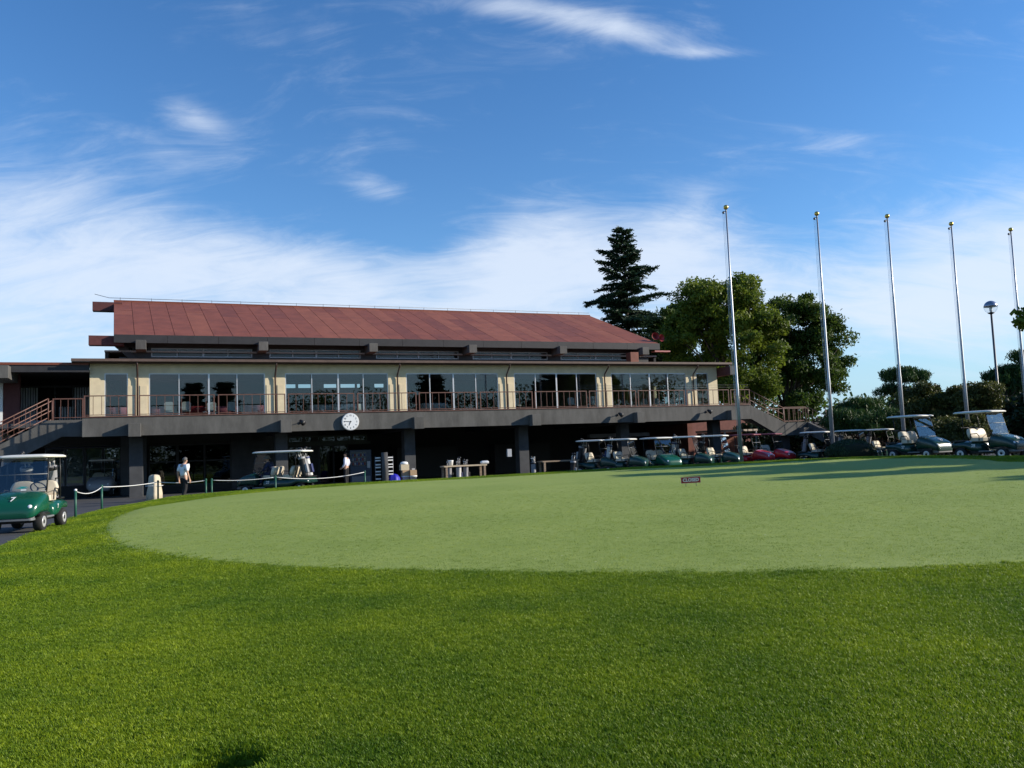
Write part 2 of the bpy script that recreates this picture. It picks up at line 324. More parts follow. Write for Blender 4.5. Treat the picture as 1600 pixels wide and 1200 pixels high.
# ------------------------------------------------------------------ the ground: far land, tarmac, lawn, putting green
def turfmat(name, c1, c2, c3, s_big, s_fine, bump, streak=False, rough=.75):
    m = bpy.data.materials.new(name); m.use_nodes = True; t = m.node_tree; p = t.nodes['Principled BSDF']
    L = t.links.new; g = N(t, 'ShaderNodeNewGeometry')
    def nz(sc_, det, st=(1, 1, 1), rot=0):
        mp = N(t, 'ShaderNodeMapping'); mp.inputs['Scale'].default_value = st; mp.inputs['Rotation'].default_value = (0, 0, rot); L(g.outputs['Position'], mp.inputs[0])
        n = N(t, 'ShaderNodeTexNoise'); n.inputs['Scale'].default_value = sc_; n.inputs['Detail'].default_value = det; n.inputs['Roughness'].default_value = .6; L(mp.outputs[0], n.inputs['Vector'])
        r = N(t, 'ShaderNodeMapRange'); L(n.outputs[0], r.inputs[0]); r.inputs[1].default_value = .32; r.inputs[2].default_value = .68; return r.outputs[0], n.outputs[0]
    b, _ = nz(s_big, 4); f, fr = nz(s_fine, 5, (1, 2.2, 1) if streak else (1, 1, 1), .2)
    m1 = N(t, 'ShaderNodeMix', data_type='RGBA'); m1.inputs['A'].default_value = (*c1, 1); m1.inputs['B'].default_value = (*c2, 1); L(b, m1.inputs['Factor'])
    m2 = N(t, 'ShaderNodeMix', data_type='RGBA'); m2.inputs['B'].default_value = (*c3, 1); L(m1.outputs['Result'], m2.inputs['A'])
    L(mth(t, 'MULTIPLY', f, .72 if streak else .5), m2.inputs['Factor'])
    out = m2.outputs['Result']
    if streak:
        v, _ = nz(1.0, 3, (.35, 1.6, 1), .1)
        m3 = N(t, 'ShaderNodeMix', data_type='RGBA'); m3.blend_type = 'MULTIPLY'; L(mth(t, 'MULTIPLY', v, .22), m3.inputs['Factor']); L(out, m3.inputs['A']); m3.inputs['B'].default_value = (.75, .8, .62, 1); out = m3.outputs['Result']
        # scattered pale specks: dew sparkle painted into the turf colour
        vo = N(t, 'ShaderNodeTexVoronoi'); vo.inputs['Scale'].default_value = 2.2; L(g.outputs['Position'], vo.inputs['Vector'])
        k = mth(t, 'LESS_THAN', vo.outputs['Distance'], .035)
        m4 = N(t, 'ShaderNodeMix', data_type='RGBA'); L(mth(t, 'MULTIPLY', k, .75), m4.inputs['Factor']); L(out, m4.inputs['A']); m4.inputs['B'].default_value = (.6, .58, .45, 1); out = m4.outputs['Result']
    L(out, p.inputs['Base Color']); p.inputs['Roughness'].default_value = rough; p.inputs['Specular IOR Level'].default_value = .25
    bp = N(t, 'ShaderNodeBump'); bp.inputs['Strength'].default_value = bump; bp.inputs['Distance'].default_value = .03; L(fr, bp.inputs['Height']); L(bp.outputs[0], p.inputs['Normal'])
    p.inputs['Sheen Weight'].default_value = .06 if streak else .05; p.inputs['Sheen Tint'].default_value = (.8, .9, .5, 1)
    MATS[name] = m; return m
TURF = turfmat('lawn turf', (.13, .21, .010), (.19, .265, .014), (.075, .14, .007), .45, 34, .8)
GREENM = turfmat('putting green turf', (.275, .345, .060), (.37, .425, .095), (.165, .245, .034), .35, 30, .7, True)
FAR = turfmat('far rough', (.05, .09, .02), (.08, .12, .03), (.04, .07, .015), .03, 2, .3)
TARM = mat('tarmac', (.060, .062, .066), .85, var=.22, vscale=1.2, bump=.25, bscale=120)

def grid_obj(name, xs, ys, zf, m, kind='structure', keep=None):
    X, Y = np.meshgrid(xs, ys); Z = zf(X, Y); V = np.stack([X, Y, Z], -1).reshape(-1, 3); nx = len(xs)
    i, j = np.meshgrid(np.arange(nx - 1), np.arange(len(ys) - 1)); a = (j * nx + i).ravel(); Q = np.stack([a, a + 1, a + nx + 1, a + nx], 1)
    if keep is not None:
        c = V[Q].mean(1); Q = Q[keep(c[:, 0], c[:, 1])]
        used = np.unique(Q); mp = np.full(len(V), -1); mp[used] = np.arange(len(used)); V = V[used]; Q = mp[Q]
    o = bpy.data.objects.new(name, fast_mesh(name, V, Q, m, smooth=True)); col.objects.link(o); o['kind'] = kind; return o
grid_obj('ground', np.array([-3000, -400, -90, 90, 400, 3000.]), np.array([-3000, -400, -60, 110, 500, 3000.]), lambda X, Y: np.full(X.shape, -.45), FAR)
grid_obj('pavement', np.r_[-70, np.arange(-40, 46, 1.0), 70], np.r_[-30, np.arange(-14, 70, 1.0)], pave_z, TARM, keep=lambda x, y: edge_d(x, y) < 3.0)

def spline_closed(P, n):
    P = np.array(P, float); m = len(P); out = []
    for i in range(m):
        a, b, c, d = P[i - 1], P[i], P[(i + 1) % m], P[(i + 2) % m]
        for t in np.linspace(0, 1, n, endpoint=False):
            out.append(.5 * ((2 * b) + (c - a) * t + (2 * a - 5 * b + 4 * c - d) * t * t + (3 * b - a - 3 * c + d) * t ** 3))
    return np.array(out)
GREEN_PX = [(163, 828), (172, 842), (200, 857), (260, 869), (340, 878), (430, 885), (550, 890), (700, 893), (900, 895.5), (1100, 896), (1300, 892), (1450, 886), (1600, 878)]
GREEN_FAR = [(1600, 722), (1540, 718.5), (1480, 716.5), (1400, 716.5), (1300, 718.5), (1220, 722), (1100, 728.5), (980, 734), (800, 744.5), (680, 751), (560, 758), (480, 763.5), (400, 770), (330, 777.5), (260, 788), (215, 796), (185, 806), (168, 816)]
gpts = [cast(x, y)[:2] for x, y in GREEN_PX] + [np.array(q, float) for q in ((9.5, 10.2), (13.5, 12.8), (16.8, 16.5), (18.2, 20.5))] + [cast(x, y)[:2] for x, y in GREEN_FAR]
gb = spline_closed(gpts, 8); gc = np.array([3.0, 20.0])
def in_poly(X, Y, P):
    ins = np.zeros(np.shape(X), bool)
    for i in range(len(P)):
        a, b = P[i], P[(i + 1) % len(P)]
        if a[1] != b[1]:
            c = (a[1] > Y) != (b[1] > Y); ins ^= c & (X < (b[0] - a[0]) * (Y - a[1]) / (b[1] - a[1]) + a[0])
    return ins
rr = np.r_[np.linspace(0.02, .99, 70), .9955, 1.0]; GP = gc + (gb - gc)[None] * rr[:, None, None]
GZ = lawn_z(GP[..., 0], GP[..., 1]) + .012; GZ[-1] -= .03; GZ[-2] -= .004; nb = len(gb)
V = np.concatenate([GP, GZ[..., None]], -1).reshape(-1, 3); Q = []
for i in range(len(rr) - 1):
    k = np.arange(nb); Q.append(np.stack([i * nb + k, i * nb + (k + 1) % nb, (i + 1) * nb + (k + 1) % nb, (i + 1) * nb + k], 1))
V = np.r_[V, [[gc[0], gc[1], float(lawn_z(gc[0:1], gc[1:2])[0]) + .012]]]; k = np.arange(nb)
Q.append(None)
me = bpy.data.meshes.new('putting_green'); qs = np.concatenate(Q[:-1]).tolist() + [(len(V) - 1, int((a + 1) % nb), int(a)) for a in k]
me.from_pydata(V.tolist(), [], qs); me.polygons.foreach_set('use_smooth', [True] * len(me.polygons)); me.materials.append(GREENM)
go = bpy.data.objects.new('putting_green', me); col.objects.link(go); go['kind'] = 'structure'

def dense(lo, hi, st, a, b, fine): return np.unique(np.round(np.r_[np.arange(lo, a, st), np.arange(a, b, fine), np.arange(b, hi + st, st)], 4))
lawn = grid_obj('lawn', dense(-18, 31, .25, -1.95, -.99, .03), dense(-14, 40, .25, 3.6, 4.44, .03), lawn_z, TURF, keep=lambda x, y: edge_d(x, y) > -.6)
# bare soil at the bottom of the hole in the turf
s = MB(); ring = []
for k in range(20):
    t = 2 * PI * k / 20; ring.append((HOLE[0] + .18 * 1.25 * math.cos(t), HOLE[1] + .18 * math.sin(t)))
s.prism(ring, 'z', float(lawn_z(np.array([HOLE[0] + .5]), np.array([HOLE[1]]))[0]) - .238, float(lawn_z(np.array([HOLE[0] + .5]), np.array([HOLE[1]]))[0]) - .20)
s.build('soil_hole', SOIL)['kind'] = 'structure'

# mown grass: short tufts standing on the lawn, thinner with distance (nobody could count it)
vv = np.empty(len(lawn.data.vertices) * 3, np.float32); lawn.data.vertices.foreach_get('co', vv); vv = vv.reshape(-1, 3)
X, Y = vv[:, 0], vv[:, 1]; dist = np.hypot(X, Y)
rnd = np.random.default_rng(5)
def blades(n, seed, h, spread, wd):
    g = np.random.default_rng(seed); V = []; Fc = []
    for i in range(n):
        a, rr_ = g.uniform(0, 2 * PI), spread * math.sqrt(g.uniform()); x, y = rr_ * math.cos(a), rr_ * math.sin(a)
        hh = h * g.uniform(.6, 1.1); la = g.uniform(0, 2 * PI); le = hh * g.uniform(.3, 1.3); fa = g.uniform(0, PI); w = wd * g.uniform(.7, 1.2)
        dx, dy = math.cos(fa) * w, math.sin(fa) * w; lx, ly = math.cos(la) * le, math.sin(la) * le
        k = len(V); V += [(x - dx, y - dy, -.004), (x + dx, y + dy, -.004), (x + lx * .4 + dx * .7, y + ly * .4 + dy * .7, hh * .62), (x + lx * .4 - dx * .7, y + ly * .4 - dy * .7, hh * .62), (x + lx, y + ly, hh)]
        Fc += [(k, k + 1, k + 2, k + 3), (k + 3, k + 2, k + 4)]
    me = bpy.data.meshes.new('tuft'); me.from_pydata(V, [], Fc); return me
def blademat(ca=(.12, .215, .009, 1), cb=(.27, .36, .014, 1)):
    m = bpy.data.materials.new('grass blade'); m.use_nodes = True; t = m.node_tree; t.nodes.clear(); L = t.links.new
    oi = N(t, 'ShaderNodeObjectInfo'); g = N(t, 'ShaderNodeNewGeometry')
    n = N(t, 'ShaderNodeTexNoise'); n.inputs['Scale'].default_value = .55; n.inputs['Detail'].default_value = 5; n.inputs['Roughness'].default_value = .6; L(g.outputs['Position'], n.inputs['Vector'])
    r = N(t, 'ShaderNodeMapRange'); r.inputs[1].default_value = .36; r.inputs[2].default_value = .66; L(n.outputs[0], r.inputs[0])
    m1 = N(t, 'ShaderNodeMix', data_type='RGBA'); m1.inputs['A'].default_value = ca; m1.inputs['B'].default_value = cb; L(r.outputs[0], m1.inputs['Factor'])
    m2 = N(t, 'ShaderNodeMix', data_type='RGBA'); m2.blend_type = 'MULTIPLY'; m2.inputs['Factor'].default_value = 1; L(m1.outputs['Result'], m2.inputs['A'])
    cr_ = N(t, 'ShaderNodeValToRGB'); cr_.color_ramp.elements[0].color = (.6, .7, .6, 1); cr_.color_ramp.elements[1].color = (1.25, 1.15, 1.1, 1); L(oi.outputs['Random'], cr_.inputs[0]); L(cr_.outputs[0], m2.inputs['B'])
    p = N(t, 'ShaderNodeBsdfPrincipled'); p.inputs['Roughness'].default_value = .5; p.inputs['Specular IOR Level'].default_value = .3; L(m2.outputs['Result'], p.inputs['Base Color'])
    tl = N(t, 'ShaderNodeBsdfTranslucent'); L(m2.outputs['Result'], tl.inputs[0]); ms = N(t, 'ShaderNodeMixShader'); ms.inputs[0].default_value = .35
    L(p.outputs[0], ms.inputs[1]); L(tl.outputs[0], ms.inputs[2]); o = N(t, 'ShaderNodeOutputMaterial'); L(ms.outputs[0], o.inputs[0]); return m
BLADE = blademat()
def grass_layer(name, dens, tuft, seed, BLADE=BLADE, lab='short mown green grass of the lawn around the putting green'):
    a = lawn.data.attributes.new(name + '_density', 'FLOAT', 'POINT'); a.data.foreach_set('value', dens.astype(np.float32))
    tuft.materials.append(BLADE); to = bpy.data.objects.new('grass_tuft', tuft)
    ng = bpy.data.node_groups.new(name, 'GeometryNodeTree'); ng.interface.new_socket('Geometry', in_out='OUTPUT', socket_type='NodeSocketGeometry')
    oi = ng.nodes.new('GeometryNodeObjectInfo'); oi.inputs['Object'].default_value = lawn
    at_ = ng.nodes.new('GeometryNodeInputNamedAttribute'); at_.data_type = 'FLOAT'; at_.inputs['Name'].default_value = name + '_density'
    dp = ng.nodes.new('GeometryNodeDistributePointsOnFaces'); dp.distribute_method = 'RANDOM'; dp.inputs['Seed'].default_value = seed
    ng.links.new(oi.outputs['Geometry'], dp.inputs['Mesh']); ng.links.new(at_.outputs[0], dp.inputs['Density'])
    ti = ng.nodes.new('GeometryNodeObjectInfo'); ti.inputs['Object'].default_value = to; ti.inputs['As Instance'].default_value = True
    ip = ng.nodes.new('GeometryNodeInstanceOnPoints'); ng.links.new(dp.outputs['Points'], ip.inputs['Points']); ng.links.new(ti.outputs['Geometry'], ip.inputs['Instance'])
    rv = ng.nodes.new('FunctionNodeRandomValue'); rv.data_type = 'FLOAT_VECTOR'; rv.inputs[0].default_value = (-.12, -.12, 0); rv.inputs[1].default_value = (.12, .12, 6.283)
    ng.links.new(rv.outputs[0], ip.inputs['Rotation'])
    rs = ng.nodes.new('FunctionNodeRandomValue'); rs.data_type = 'FLOAT'; rs.inputs[2].default_value = .7; rs.inputs[3].default_value = 1.25; ng.links.new(rs.outputs[1], ip.inputs['Scale'])
    out = ng.nodes.new('NodeGroupOutput'); ng.links.new(ip.outputs[0], out.inputs[0])
    me = bpy.data.meshes.new(name); me.from_pydata([(0, 4, 0)], [], []); me.materials.append(BLADE); o = bpy.data.objects.new(name, me); col.objects.link(o)
    md = o.modifiers.new('grass', 'NODES'); md.node_group = ng; o['kind'] = 'stuff'; tag(o, lab, 'grass'); return o
outside = ~in_poly(X, Y, gc + (gb - gc) * 1.002) & (edge_d(X, Y) > .05)
fr_ = (Y > 2.6) & (np.abs(X) < .68 * Y + 1.2)
nohole = np.hypot((X - HOLE[0]) / 1.25, Y - HOLE[1]) > .13
near = np.where(outside & fr_ & nohole, 1, 0) * np.interp(dist, [3, 5, 8, 12, 16], [2600, 2000, 1100, 500, 0])
grass_layer('lawn_grass', near, blades(16, 3, .024, .035, .0024), 2)
farr = np.where(outside & fr_ & nohole, 1, 0) * np.interp(dist, [9, 13, 30, 40], [0, 420, 200, 80])
grass_layer('fringe_grass', farr, blades(16, 4, .026, .05, .004), 3)

inside = in_poly(X, Y, gc + (gb - gc) * .996) & fr_
grass_layer('green_grass', np.where(inside, 1, 0) * np.interp(dist, [9, 14, 22, 26], [420, 300, 90, 0]), blades(14, 6, .020, .06, .003), 5, blademat((.24, .33, .055, 1), (.38, .46, .10, 1)), 'very short pale grass of the putting green')

# ------------------------------------------------------------------ the clubhouse
V0 = 40.9
cl = empty('clubhouse', (*uv2w(0, V0), 0), ANG, 'long two-storey clubhouse with maroon sheet roof, cream upper wall and dark concrete terrace', 'building')
class BB(MB):                       # builder in (u along the front, v into the building, z)
    def put(s, name, m, parent=None, bevel=0.0, **k): return s.build(name, m, parent if parent is not None else cl, off=(0, -V0, 0), bevel=bevel, **k)
def bput(name, m, u0, u1, v0, v1, z0, z1, parent=None, bevel=0.0): return BB().box(u0, u1, v0, v1, z0, z1).put(name, m, parent, bevel)
UK = [-1.42 + 6.66 * k for k in range(6)]
UL, UR = -3.55, 33.85
DT, DB = 3.70, 2.84                 # terrace floor and underside of its edge beam
# terrace
bput('terrace_edge_beam', CONC, UL, 33.45, 40.9, 41.2, DB, DT)
bput('terrace_kerb', RAIL, UL, 33.45, 40.86, 41.0, DT + .002, DT + .05)
bput('terrace_slab', CONCD, UL, 33.45, 41.2, 52, 3.42, DT - .004)
for u in UK: bput('beam_end', CONC, u - .26, u + .26, 40.46, 40.898, DB - .06, DB + .55, bevel=.015)
for u in UK: bput('floor_beam', CONCD, u - .24, u + .24, 41.2, 51.8, 2.80, 3.42)
for u in UK: bput('column', CONCD, u - .3, u + .3, 42.35, 42.95, -.3, 2.80, bevel=.02)
# upper storey wall
VW = 44.6; WB, WT, ET = DT, 6.08, 6.70
def window(u0, u1, n, v, z0, z1, glassm, fm=ALU, fw=.05, parent=None, name='window', rows=None, panel=None):
    f = BB(); d0, d1 = v - .03, v + .05
    f.box(u0, u1, d0, d1, z1 - fw, z1); f.box(u0, u1, d0, d1, z0, z0 + fw)
    rows = rows or [z0, z1]; us = np.linspace(u0, u1, n + 1); zin = [z0 + fw] + [q for q in rows[1:-1]] + [z1 - fw]
    for i, u in enumerate(us):
        a = u if i == 0 else (u - fw if i == n else u - fw / 2); w = fw * (1.7 if (0 < i < n and i == n // 2 and n > 2) else 1)
        f.box(a, a + w, d0 + .002, d1 - .002, z0 + fw, z1 - fw)
    for q in rows[1:-1]: f.box(u0 + fw, u1 - fw, d0 + .006, d1 - .006, q - fw / 2, q + fw / 2)
    wo_ = f.put(name, fm, parent)
    for i in range(n):
        for j in range(len(rows) - 1):
            g = BB().box(us[i] + fw * .9, us[i + 1] - fw * .9, v + .002, v + .012, zin[j] + (.0 if j == 0 else fw / 2), zin[j + 1] - (0 if j == len(rows) - 2 else fw / 2))
            g.put('pane', glassm, wo_)
    return wo_
bput('wall_header', CREAM, UL, UR, VW, VW + .2, WT + .003, ET + .1)
def pier(u0, u1): bput('wall_pier', CREAM, u0, u1, VW - .004, VW + .21, WB, WT)
w0 = [fac(163, 610, VW)[0], fac(200, 610, VW)[0]]
pier(UL, w0[0]); pier(w0[1], UK[0] + .52); window(w0[0], w0[1], 1, VW + .06, WB + .12, WT, GLASS); bput('window_sill', ALUD, w0[0], w0[1], VW - .03, VW + .1, WB, WB + .118)
for k in range(5):
    a, b = UK[k] + .52, UK[k + 1] - .52
    window(a, b, 4, VW + .06, WB, WT, GLASS)
    if k: pier(UK[k] - .52, UK[k] + .52)
pier(UK[5] - .52, UK[5] + .30)
e0, e1 = UK[5] + .30, UK[5] + 1.25
window(e0, e1, 1, VW + .06, WB, WT, GLASS); pier(e1, UR)
# raised stucco panels on the piers
for k in range(6):
    for s_ in (-1, 1):
        if (k, s_) == (5, 1): continue
        a = UK[k] + s_ * .28; bput('wall_panel', CREAM, a - .17, a + .17, VW - .028, VW - .006, WB + .08, WB + 1.75, bevel=.006)
# downpipes, gutter, lower roof
VE, ZE = 43.85, 6.62
for u in UK:
    BB().tube([(u, VE + .06, ZE + .02), (u, VE + .12, ZE - .22), (u, VW - .12, ZE - .62), (u, VW - .08, ZE - .85), (u, VW - .08, DT + .1)], .045, 8).put('downpipe', PIPE)
g = BB(); g.prism([(VE - .02, ZE - .03), (VE - .02, ZE + .10), (VE, ZE + .10), (VE + .0, ZE), (VE + .13, ZE), (VE + .13, ZE + .09), (VE + .15, ZE + .09), (VE + .15, ZE - .03)], 'x', fac(111, 558, VE)[0], 34.6).put('gutter', mat('brown gutter', (.13, .085, .065), .45, var=.2))
lr = BB(); uR = 34.6; uL = fac(111, 558, VE)[0]
lr.prism([(VE + .155, ZE + .07), (51.2, ZE + .90), (51.2, ZE + .82), (VE + .155, ZE - .02)], 'x', uL, uR).put('lower_roof', ROOF2)
bput('eave_soffit', mat('brown soffit', (.06, .035, .028), .8), uL, uR, VE + .16, VW - .03, ZE - .075, ZE - .03)
# rooms behind the glass
bput('room_floor', INF, UL + .2, UR - .2, VW + .25, 66, DT - .002, DT + .02)
bput('room_ceiling', INC, UL + .2, UR - .2, VW + .25, 51.3, 6.34, 6.42)
bput('hall_ceiling', INC, UL + .2, UR - .2, 51.4, 66, 8.0, 8.1)
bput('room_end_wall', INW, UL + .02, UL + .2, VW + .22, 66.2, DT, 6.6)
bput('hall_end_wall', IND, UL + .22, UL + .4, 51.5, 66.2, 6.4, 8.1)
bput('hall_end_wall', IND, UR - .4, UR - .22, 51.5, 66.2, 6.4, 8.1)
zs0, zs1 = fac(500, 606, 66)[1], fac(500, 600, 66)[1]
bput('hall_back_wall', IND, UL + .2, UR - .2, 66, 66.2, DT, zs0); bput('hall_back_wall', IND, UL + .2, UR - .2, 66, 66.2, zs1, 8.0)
gaps = [(447, 462), (466, 486), (506, 526), (532, 555), (558, 563), (585, 600)]; cur = UL + .2
for a, b in gaps:
    ua, ub = fac(a, 603, 66)[0], fac(b, 603, 66)[0]; bput('hall_back_wall', IND, cur, ua, 66.0, 66.2, zs0, zs1); cur = ub
bput('hall_back_wall', IND, cur, UR - .2, 66.0, 66.2, zs0, zs1)
bput('partition_wall', INW, 25.1, 25.25, VW + .9, 55.9, DT + .02, 6.33)
bput('lounge_back_wall', INW, 25.25, UR - .2, 55.9, 56.1, DT + .02, 6.33)
for (v0, v1, z0, z1) in ((VW + .22, 47, DT, 6.45), (47, 52, DT, 4.15), (47, 52, 5.85, 6.45), (52, 66, DT, 6.45)): bput('end_wall', CREAM, UR - .2, UR, v0, v1, z0, z1)
BB().box(UR - .12, UR - .108, 47, 52, 4.15, 5.85).put('pane', GLASS)
# clerestory and upper roof
UE_, VU = 50.5, 51.55
ZR0, ZR1 = 8.42, 8.86              # black edge board of the upper roof
bput('clerestory_sill', FASC, -2.6, 33.0, VU, VU + .2, 7.45, 7.74)
bput('clerestory_head', FASC, -2.6, 33.0, VU, VU + .2, 8.28, 8.9)
for k in range(5):
    window(UK[k] + .5, UK[k + 1] - .5, 4, VU + .06, 7.74, 8.28, GLASSD, ALUD, .07, name='clerestory_window')
    bput('clerestory_pier', FASC, UK[k] - .5, UK[k] + .5, VU + .002, VU + .2, 7.74, 8.28)
bput('clerestory_pier', FASC, UK[5] - .5, 33.0, VU + .002, VU + .2, 7.74, 8.28)
for u in UK: bput('roof_beam_end', FASC if False else CONC, u - .27, u + .27, 50.05, 51.5, ZR0 - .42, ZR1 - .32, bevel=.015)
RU0, RU1, RV1, RZ1 = -2.82, 33.35, 62.1, 12.92
SL0, SL1 = -3.46, 33.95            # ridge runs a little past the eaves at both ends
ur = BB(); tt = .16
fr0, fr1 = (RU0, UE_, ZR1), (RU1, UE_, ZR1)
ur.add([(RU0, UE_ + .02, ZR1 - tt), (RU1, UE_ + .02, ZR1 - tt), (SL1, RV1, RZ1 - tt), (SL0, RV1, RZ1 - tt), (RU0, UE_ + .02, ZR1 - .02), (RU1, UE_ + .02, ZR1 - .02), (SL1, RV1, RZ1 - .02), (SL0, RV1, RZ1 - .02)], [(3, 2, 1, 0), (4, 5, 6, 7), (0, 1, 5, 4), (1, 2, 6, 5), (2, 3, 7, 6), (3, 0, 4, 7)])
vb = 2 * RV1 - UE_
ur.add([(SL0, RV1, RZ1 - tt), (SL1, RV1, RZ1 - tt), (RU1, vb, ZR1 - tt), (RU0, vb, ZR1 - tt), (SL0, RV1, RZ1 - .02), (SL1, RV1, RZ1 - .02), (RU1, vb, ZR1 - .02), (RU0, vb, ZR1 - .02)], [(3, 2, 1, 0), (4, 5, 6, 7), (0, 1, 5, 4), (1, 2, 6, 5), (2, 3, 7, 6), (3, 0, 4, 7)])
roof = ur.put('upper_roof', SEAM)
rg = random.Random(11); ncol = 34
def slope(fu, fv):
    ue = RU0 + (RU1 - RU0) * fu; ut = SL0 + (SL1 - SL0) * fu; return (ue + (ut - ue) * fv, UE_ + (RV1 - UE_) * fv, ZR1 + (RZ1 - ZR1) * fv)
for c in range(ncol):
    cuts = [0.0] + sorted(rg.sample([.18, .3, .42, .55, .68, .8], rg.choice([0, 1, 1, 2]))) + [1.0]
    for j in range(len(cuts) - 1):
        a, b = c / ncol + .00035, (c + 1) / ncol - .00035; f0, f1 = cuts[j] + .0008, cuts[j + 1] - .0008; h = .012 + rg.uniform(0, .012)
        q = [slope(a, f0), slope(b, f0), slope(b, f1), slope(a, f1)]; nrm = (0, -.32, .945)
        BB().add([(x, y + nrm[1] * -.03, z + nrm[2] * -.03) for x, y, z in q] + [(x, y + nrm[1] * h, z + nrm[2] * h) for x, y, z in q], [(3, 2, 1, 0), (4, 5, 6, 7), (0, 1, 5, 4), (1, 2, 6, 5), (2, 3, 7, 6), (3, 0, 4, 7)]).put('roof_panel', rg.choice([ROOF, ROOF, ROOF2, ROOF3]), roof)
nseg = 13
for k in range(nseg):
    a = RU0 + (RU1 - RU0) * k / nseg; b = RU0 + (RU1 - RU0) * (k + 1) / nseg
    bput('edge_board', FASC, a + .008, b - .008, UE_ - .06, UE_ + .015, ZR0, ZR1 + .02, roof)
BB().box(SL0, SL1, RV1 - .18, RV1 + .18, RZ1 - .04, RZ1 + .05).put('ridge_cap', ROOF2, roof)
rl = BB()
rl.tube([(SL0 - 1.2, RV1, RZ1 + .45), (SL0 - .3, RV1, RZ1 + .22), (SL1, RV1, RZ1 + .24)], .018, 5)
for k in range(19): u = SL0 + .4 + k * 2.0; rl.tube([(u, RV1, RZ1 + .04), (u, RV1, RZ1 + .27)], .015, 5)
rl.put('lightning_wire', STEELD, roof)
bput('soffit', FASC, RU0 + .1, RU1 - .1, UE_ + .03, VU + .3, ZR0 + .22, ZR0 + .26, roof)
# timbers running out past the gable
um = fac(145, 484, 61)[0]; BB().box(um, SL0 + .6, 60.7, 61.3, RZ1 - .95, RZ1 - .33).put('ridge_beam', MAROON, roof, .01)
um = fac(139, 527, 51)[0]; BB().box(um, RU0 + .5, 50.7, 51.3, ZR0 - .12, ZR0 + .42).put('eaves_beam', MAROON, roof, .01)
for (uu, s_) in ((-2.25, -1), (32.8, 1)):
    BB().add([(uu, VU + .2, 7.4), (uu, vb - 1.2, 7.4), (uu, vb - 1.2, 8.7), (uu, RV1, RZ1 - .2), (uu, VU + .2, 8.7), (uu + .2, VU + .2, 7.4), (uu + .2, vb - 1.2, 7.4), (uu + .2, vb - 1.2, 8.7), (uu + .2, RV1, RZ1 - .2), (uu + .2, VU + .2, 8.7)],
             [(0, 1, 2, 3, 4), (9, 8, 7, 6, 5), (0, 5, 6, 1), (1, 6, 7, 2), (2, 7, 8, 3), (3, 8, 9, 4), (4, 9, 5, 0)]).put('gable_wall', mat('dark gable board', (.035, .03, .03), .8))
BB().add([(-1.75, VU - .15, 7.3), (-1.75, VU + .15, 7.3), (-2.9, VU + .15, 8.4), (-2.9, VU - .15, 8.4), (-1.35, VU - .15, 7.3), (-1.35, VU + .15, 7.3), (-2.3, VU + .15, 8.4), (-2.3, VU - .15, 8.4)], [(0, 1, 2, 3), (7, 6, 5, 4), (0, 4, 5, 1), (1, 5, 6, 2), (2, 6, 7, 3), (3, 7, 4, 0)]).put('gable_brace', FASC)
bput('end_beam', MAROON, 33.9, 34.36, 43.25, 50, 5.86, 6.42); bput('end_beam_face', CONC, 33.88, 34.38, 43.2, 43.245, 5.84, 6.44)
bput('roof_vent_box', ROOF2, *(lambda a: (a - .33, a + .33))(fac(988, 557, 49.5)[0]), 49.2, 49.8, 7.2, 8.05, bevel=.02)
# ground-floor rooms in the shade of the terrace
VB = 47.0
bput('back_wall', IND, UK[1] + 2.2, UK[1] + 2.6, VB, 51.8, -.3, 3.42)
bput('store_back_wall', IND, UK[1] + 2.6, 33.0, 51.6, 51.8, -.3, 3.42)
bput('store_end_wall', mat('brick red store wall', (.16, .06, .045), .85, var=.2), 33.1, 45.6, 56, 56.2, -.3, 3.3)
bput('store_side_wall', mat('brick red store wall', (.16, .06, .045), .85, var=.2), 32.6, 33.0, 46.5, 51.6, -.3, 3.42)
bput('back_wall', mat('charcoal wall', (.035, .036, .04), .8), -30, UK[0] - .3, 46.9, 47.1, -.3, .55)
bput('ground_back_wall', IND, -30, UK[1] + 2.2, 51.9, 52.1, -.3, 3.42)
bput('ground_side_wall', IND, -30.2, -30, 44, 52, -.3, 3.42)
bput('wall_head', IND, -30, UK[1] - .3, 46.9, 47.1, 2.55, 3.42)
def xr(px, py=740, v=VB): return fac(px, py, v)[0]
window(xr(232), xr(362), 3, VB, .3, 2.52, GLASSD, FASC, .08, rows=[.3, 1.6, 2.52])
bput('window_base', IND, xr(228), xr(364), VB - .05, VB + .1, -.3, .3)
bput('wall_pier', CONCD, xr(362), xr(450), VB - .1, VB + .12, -.3, 3.42)
window(xr(72), xr(190), 4, VB - .05, .5, 2.5, glass('shop glass', (.55, .6, .66), 2.2), FASC, .08)
bput('shop_back_wall', mat('pale shop wall', (.42, .44, .5), .9), xr(60), xr(195), 49.2, 49.3, 0, 3.4)
bput('side_wall', CONCD, xr(190), xr(230), 46.0, 47.2, -.3, 3.42)
window(xr(450), xr(545), 4, VB, 0, 2.2, GLASSD, FASC, .07, name='entrance_door')
window(xr(450), xr(575), 5, VB, 2.35, 2.75, GLASSD, mat('grey green frame', (.06, .07, .06), .6), .09, name='transom_window')
bput('entrance_lintel', mat('grey green frame', (.06, .07, .06), .6), xr(446), xr(580), VB - .06, VB + .1, 2.2, 2.35)
bput('wall_head', IND, xr(446), UK[1] + 2.2, VB - .02, VB + .12, 2.75, 3.42)
for k in (2, 3, 4):
    bput('store_rack', mat('store shelf', (.05, .048, .045), .8), UK[k] + 1.4, UK[k + 1] - 1.2, 50.4, 51.2, -.2, 1.9)
bput('duct', ALUD, UK[3] + 7.6, UK[4] + 5.6, 48.5, 49.0, 2.1, 2.35)

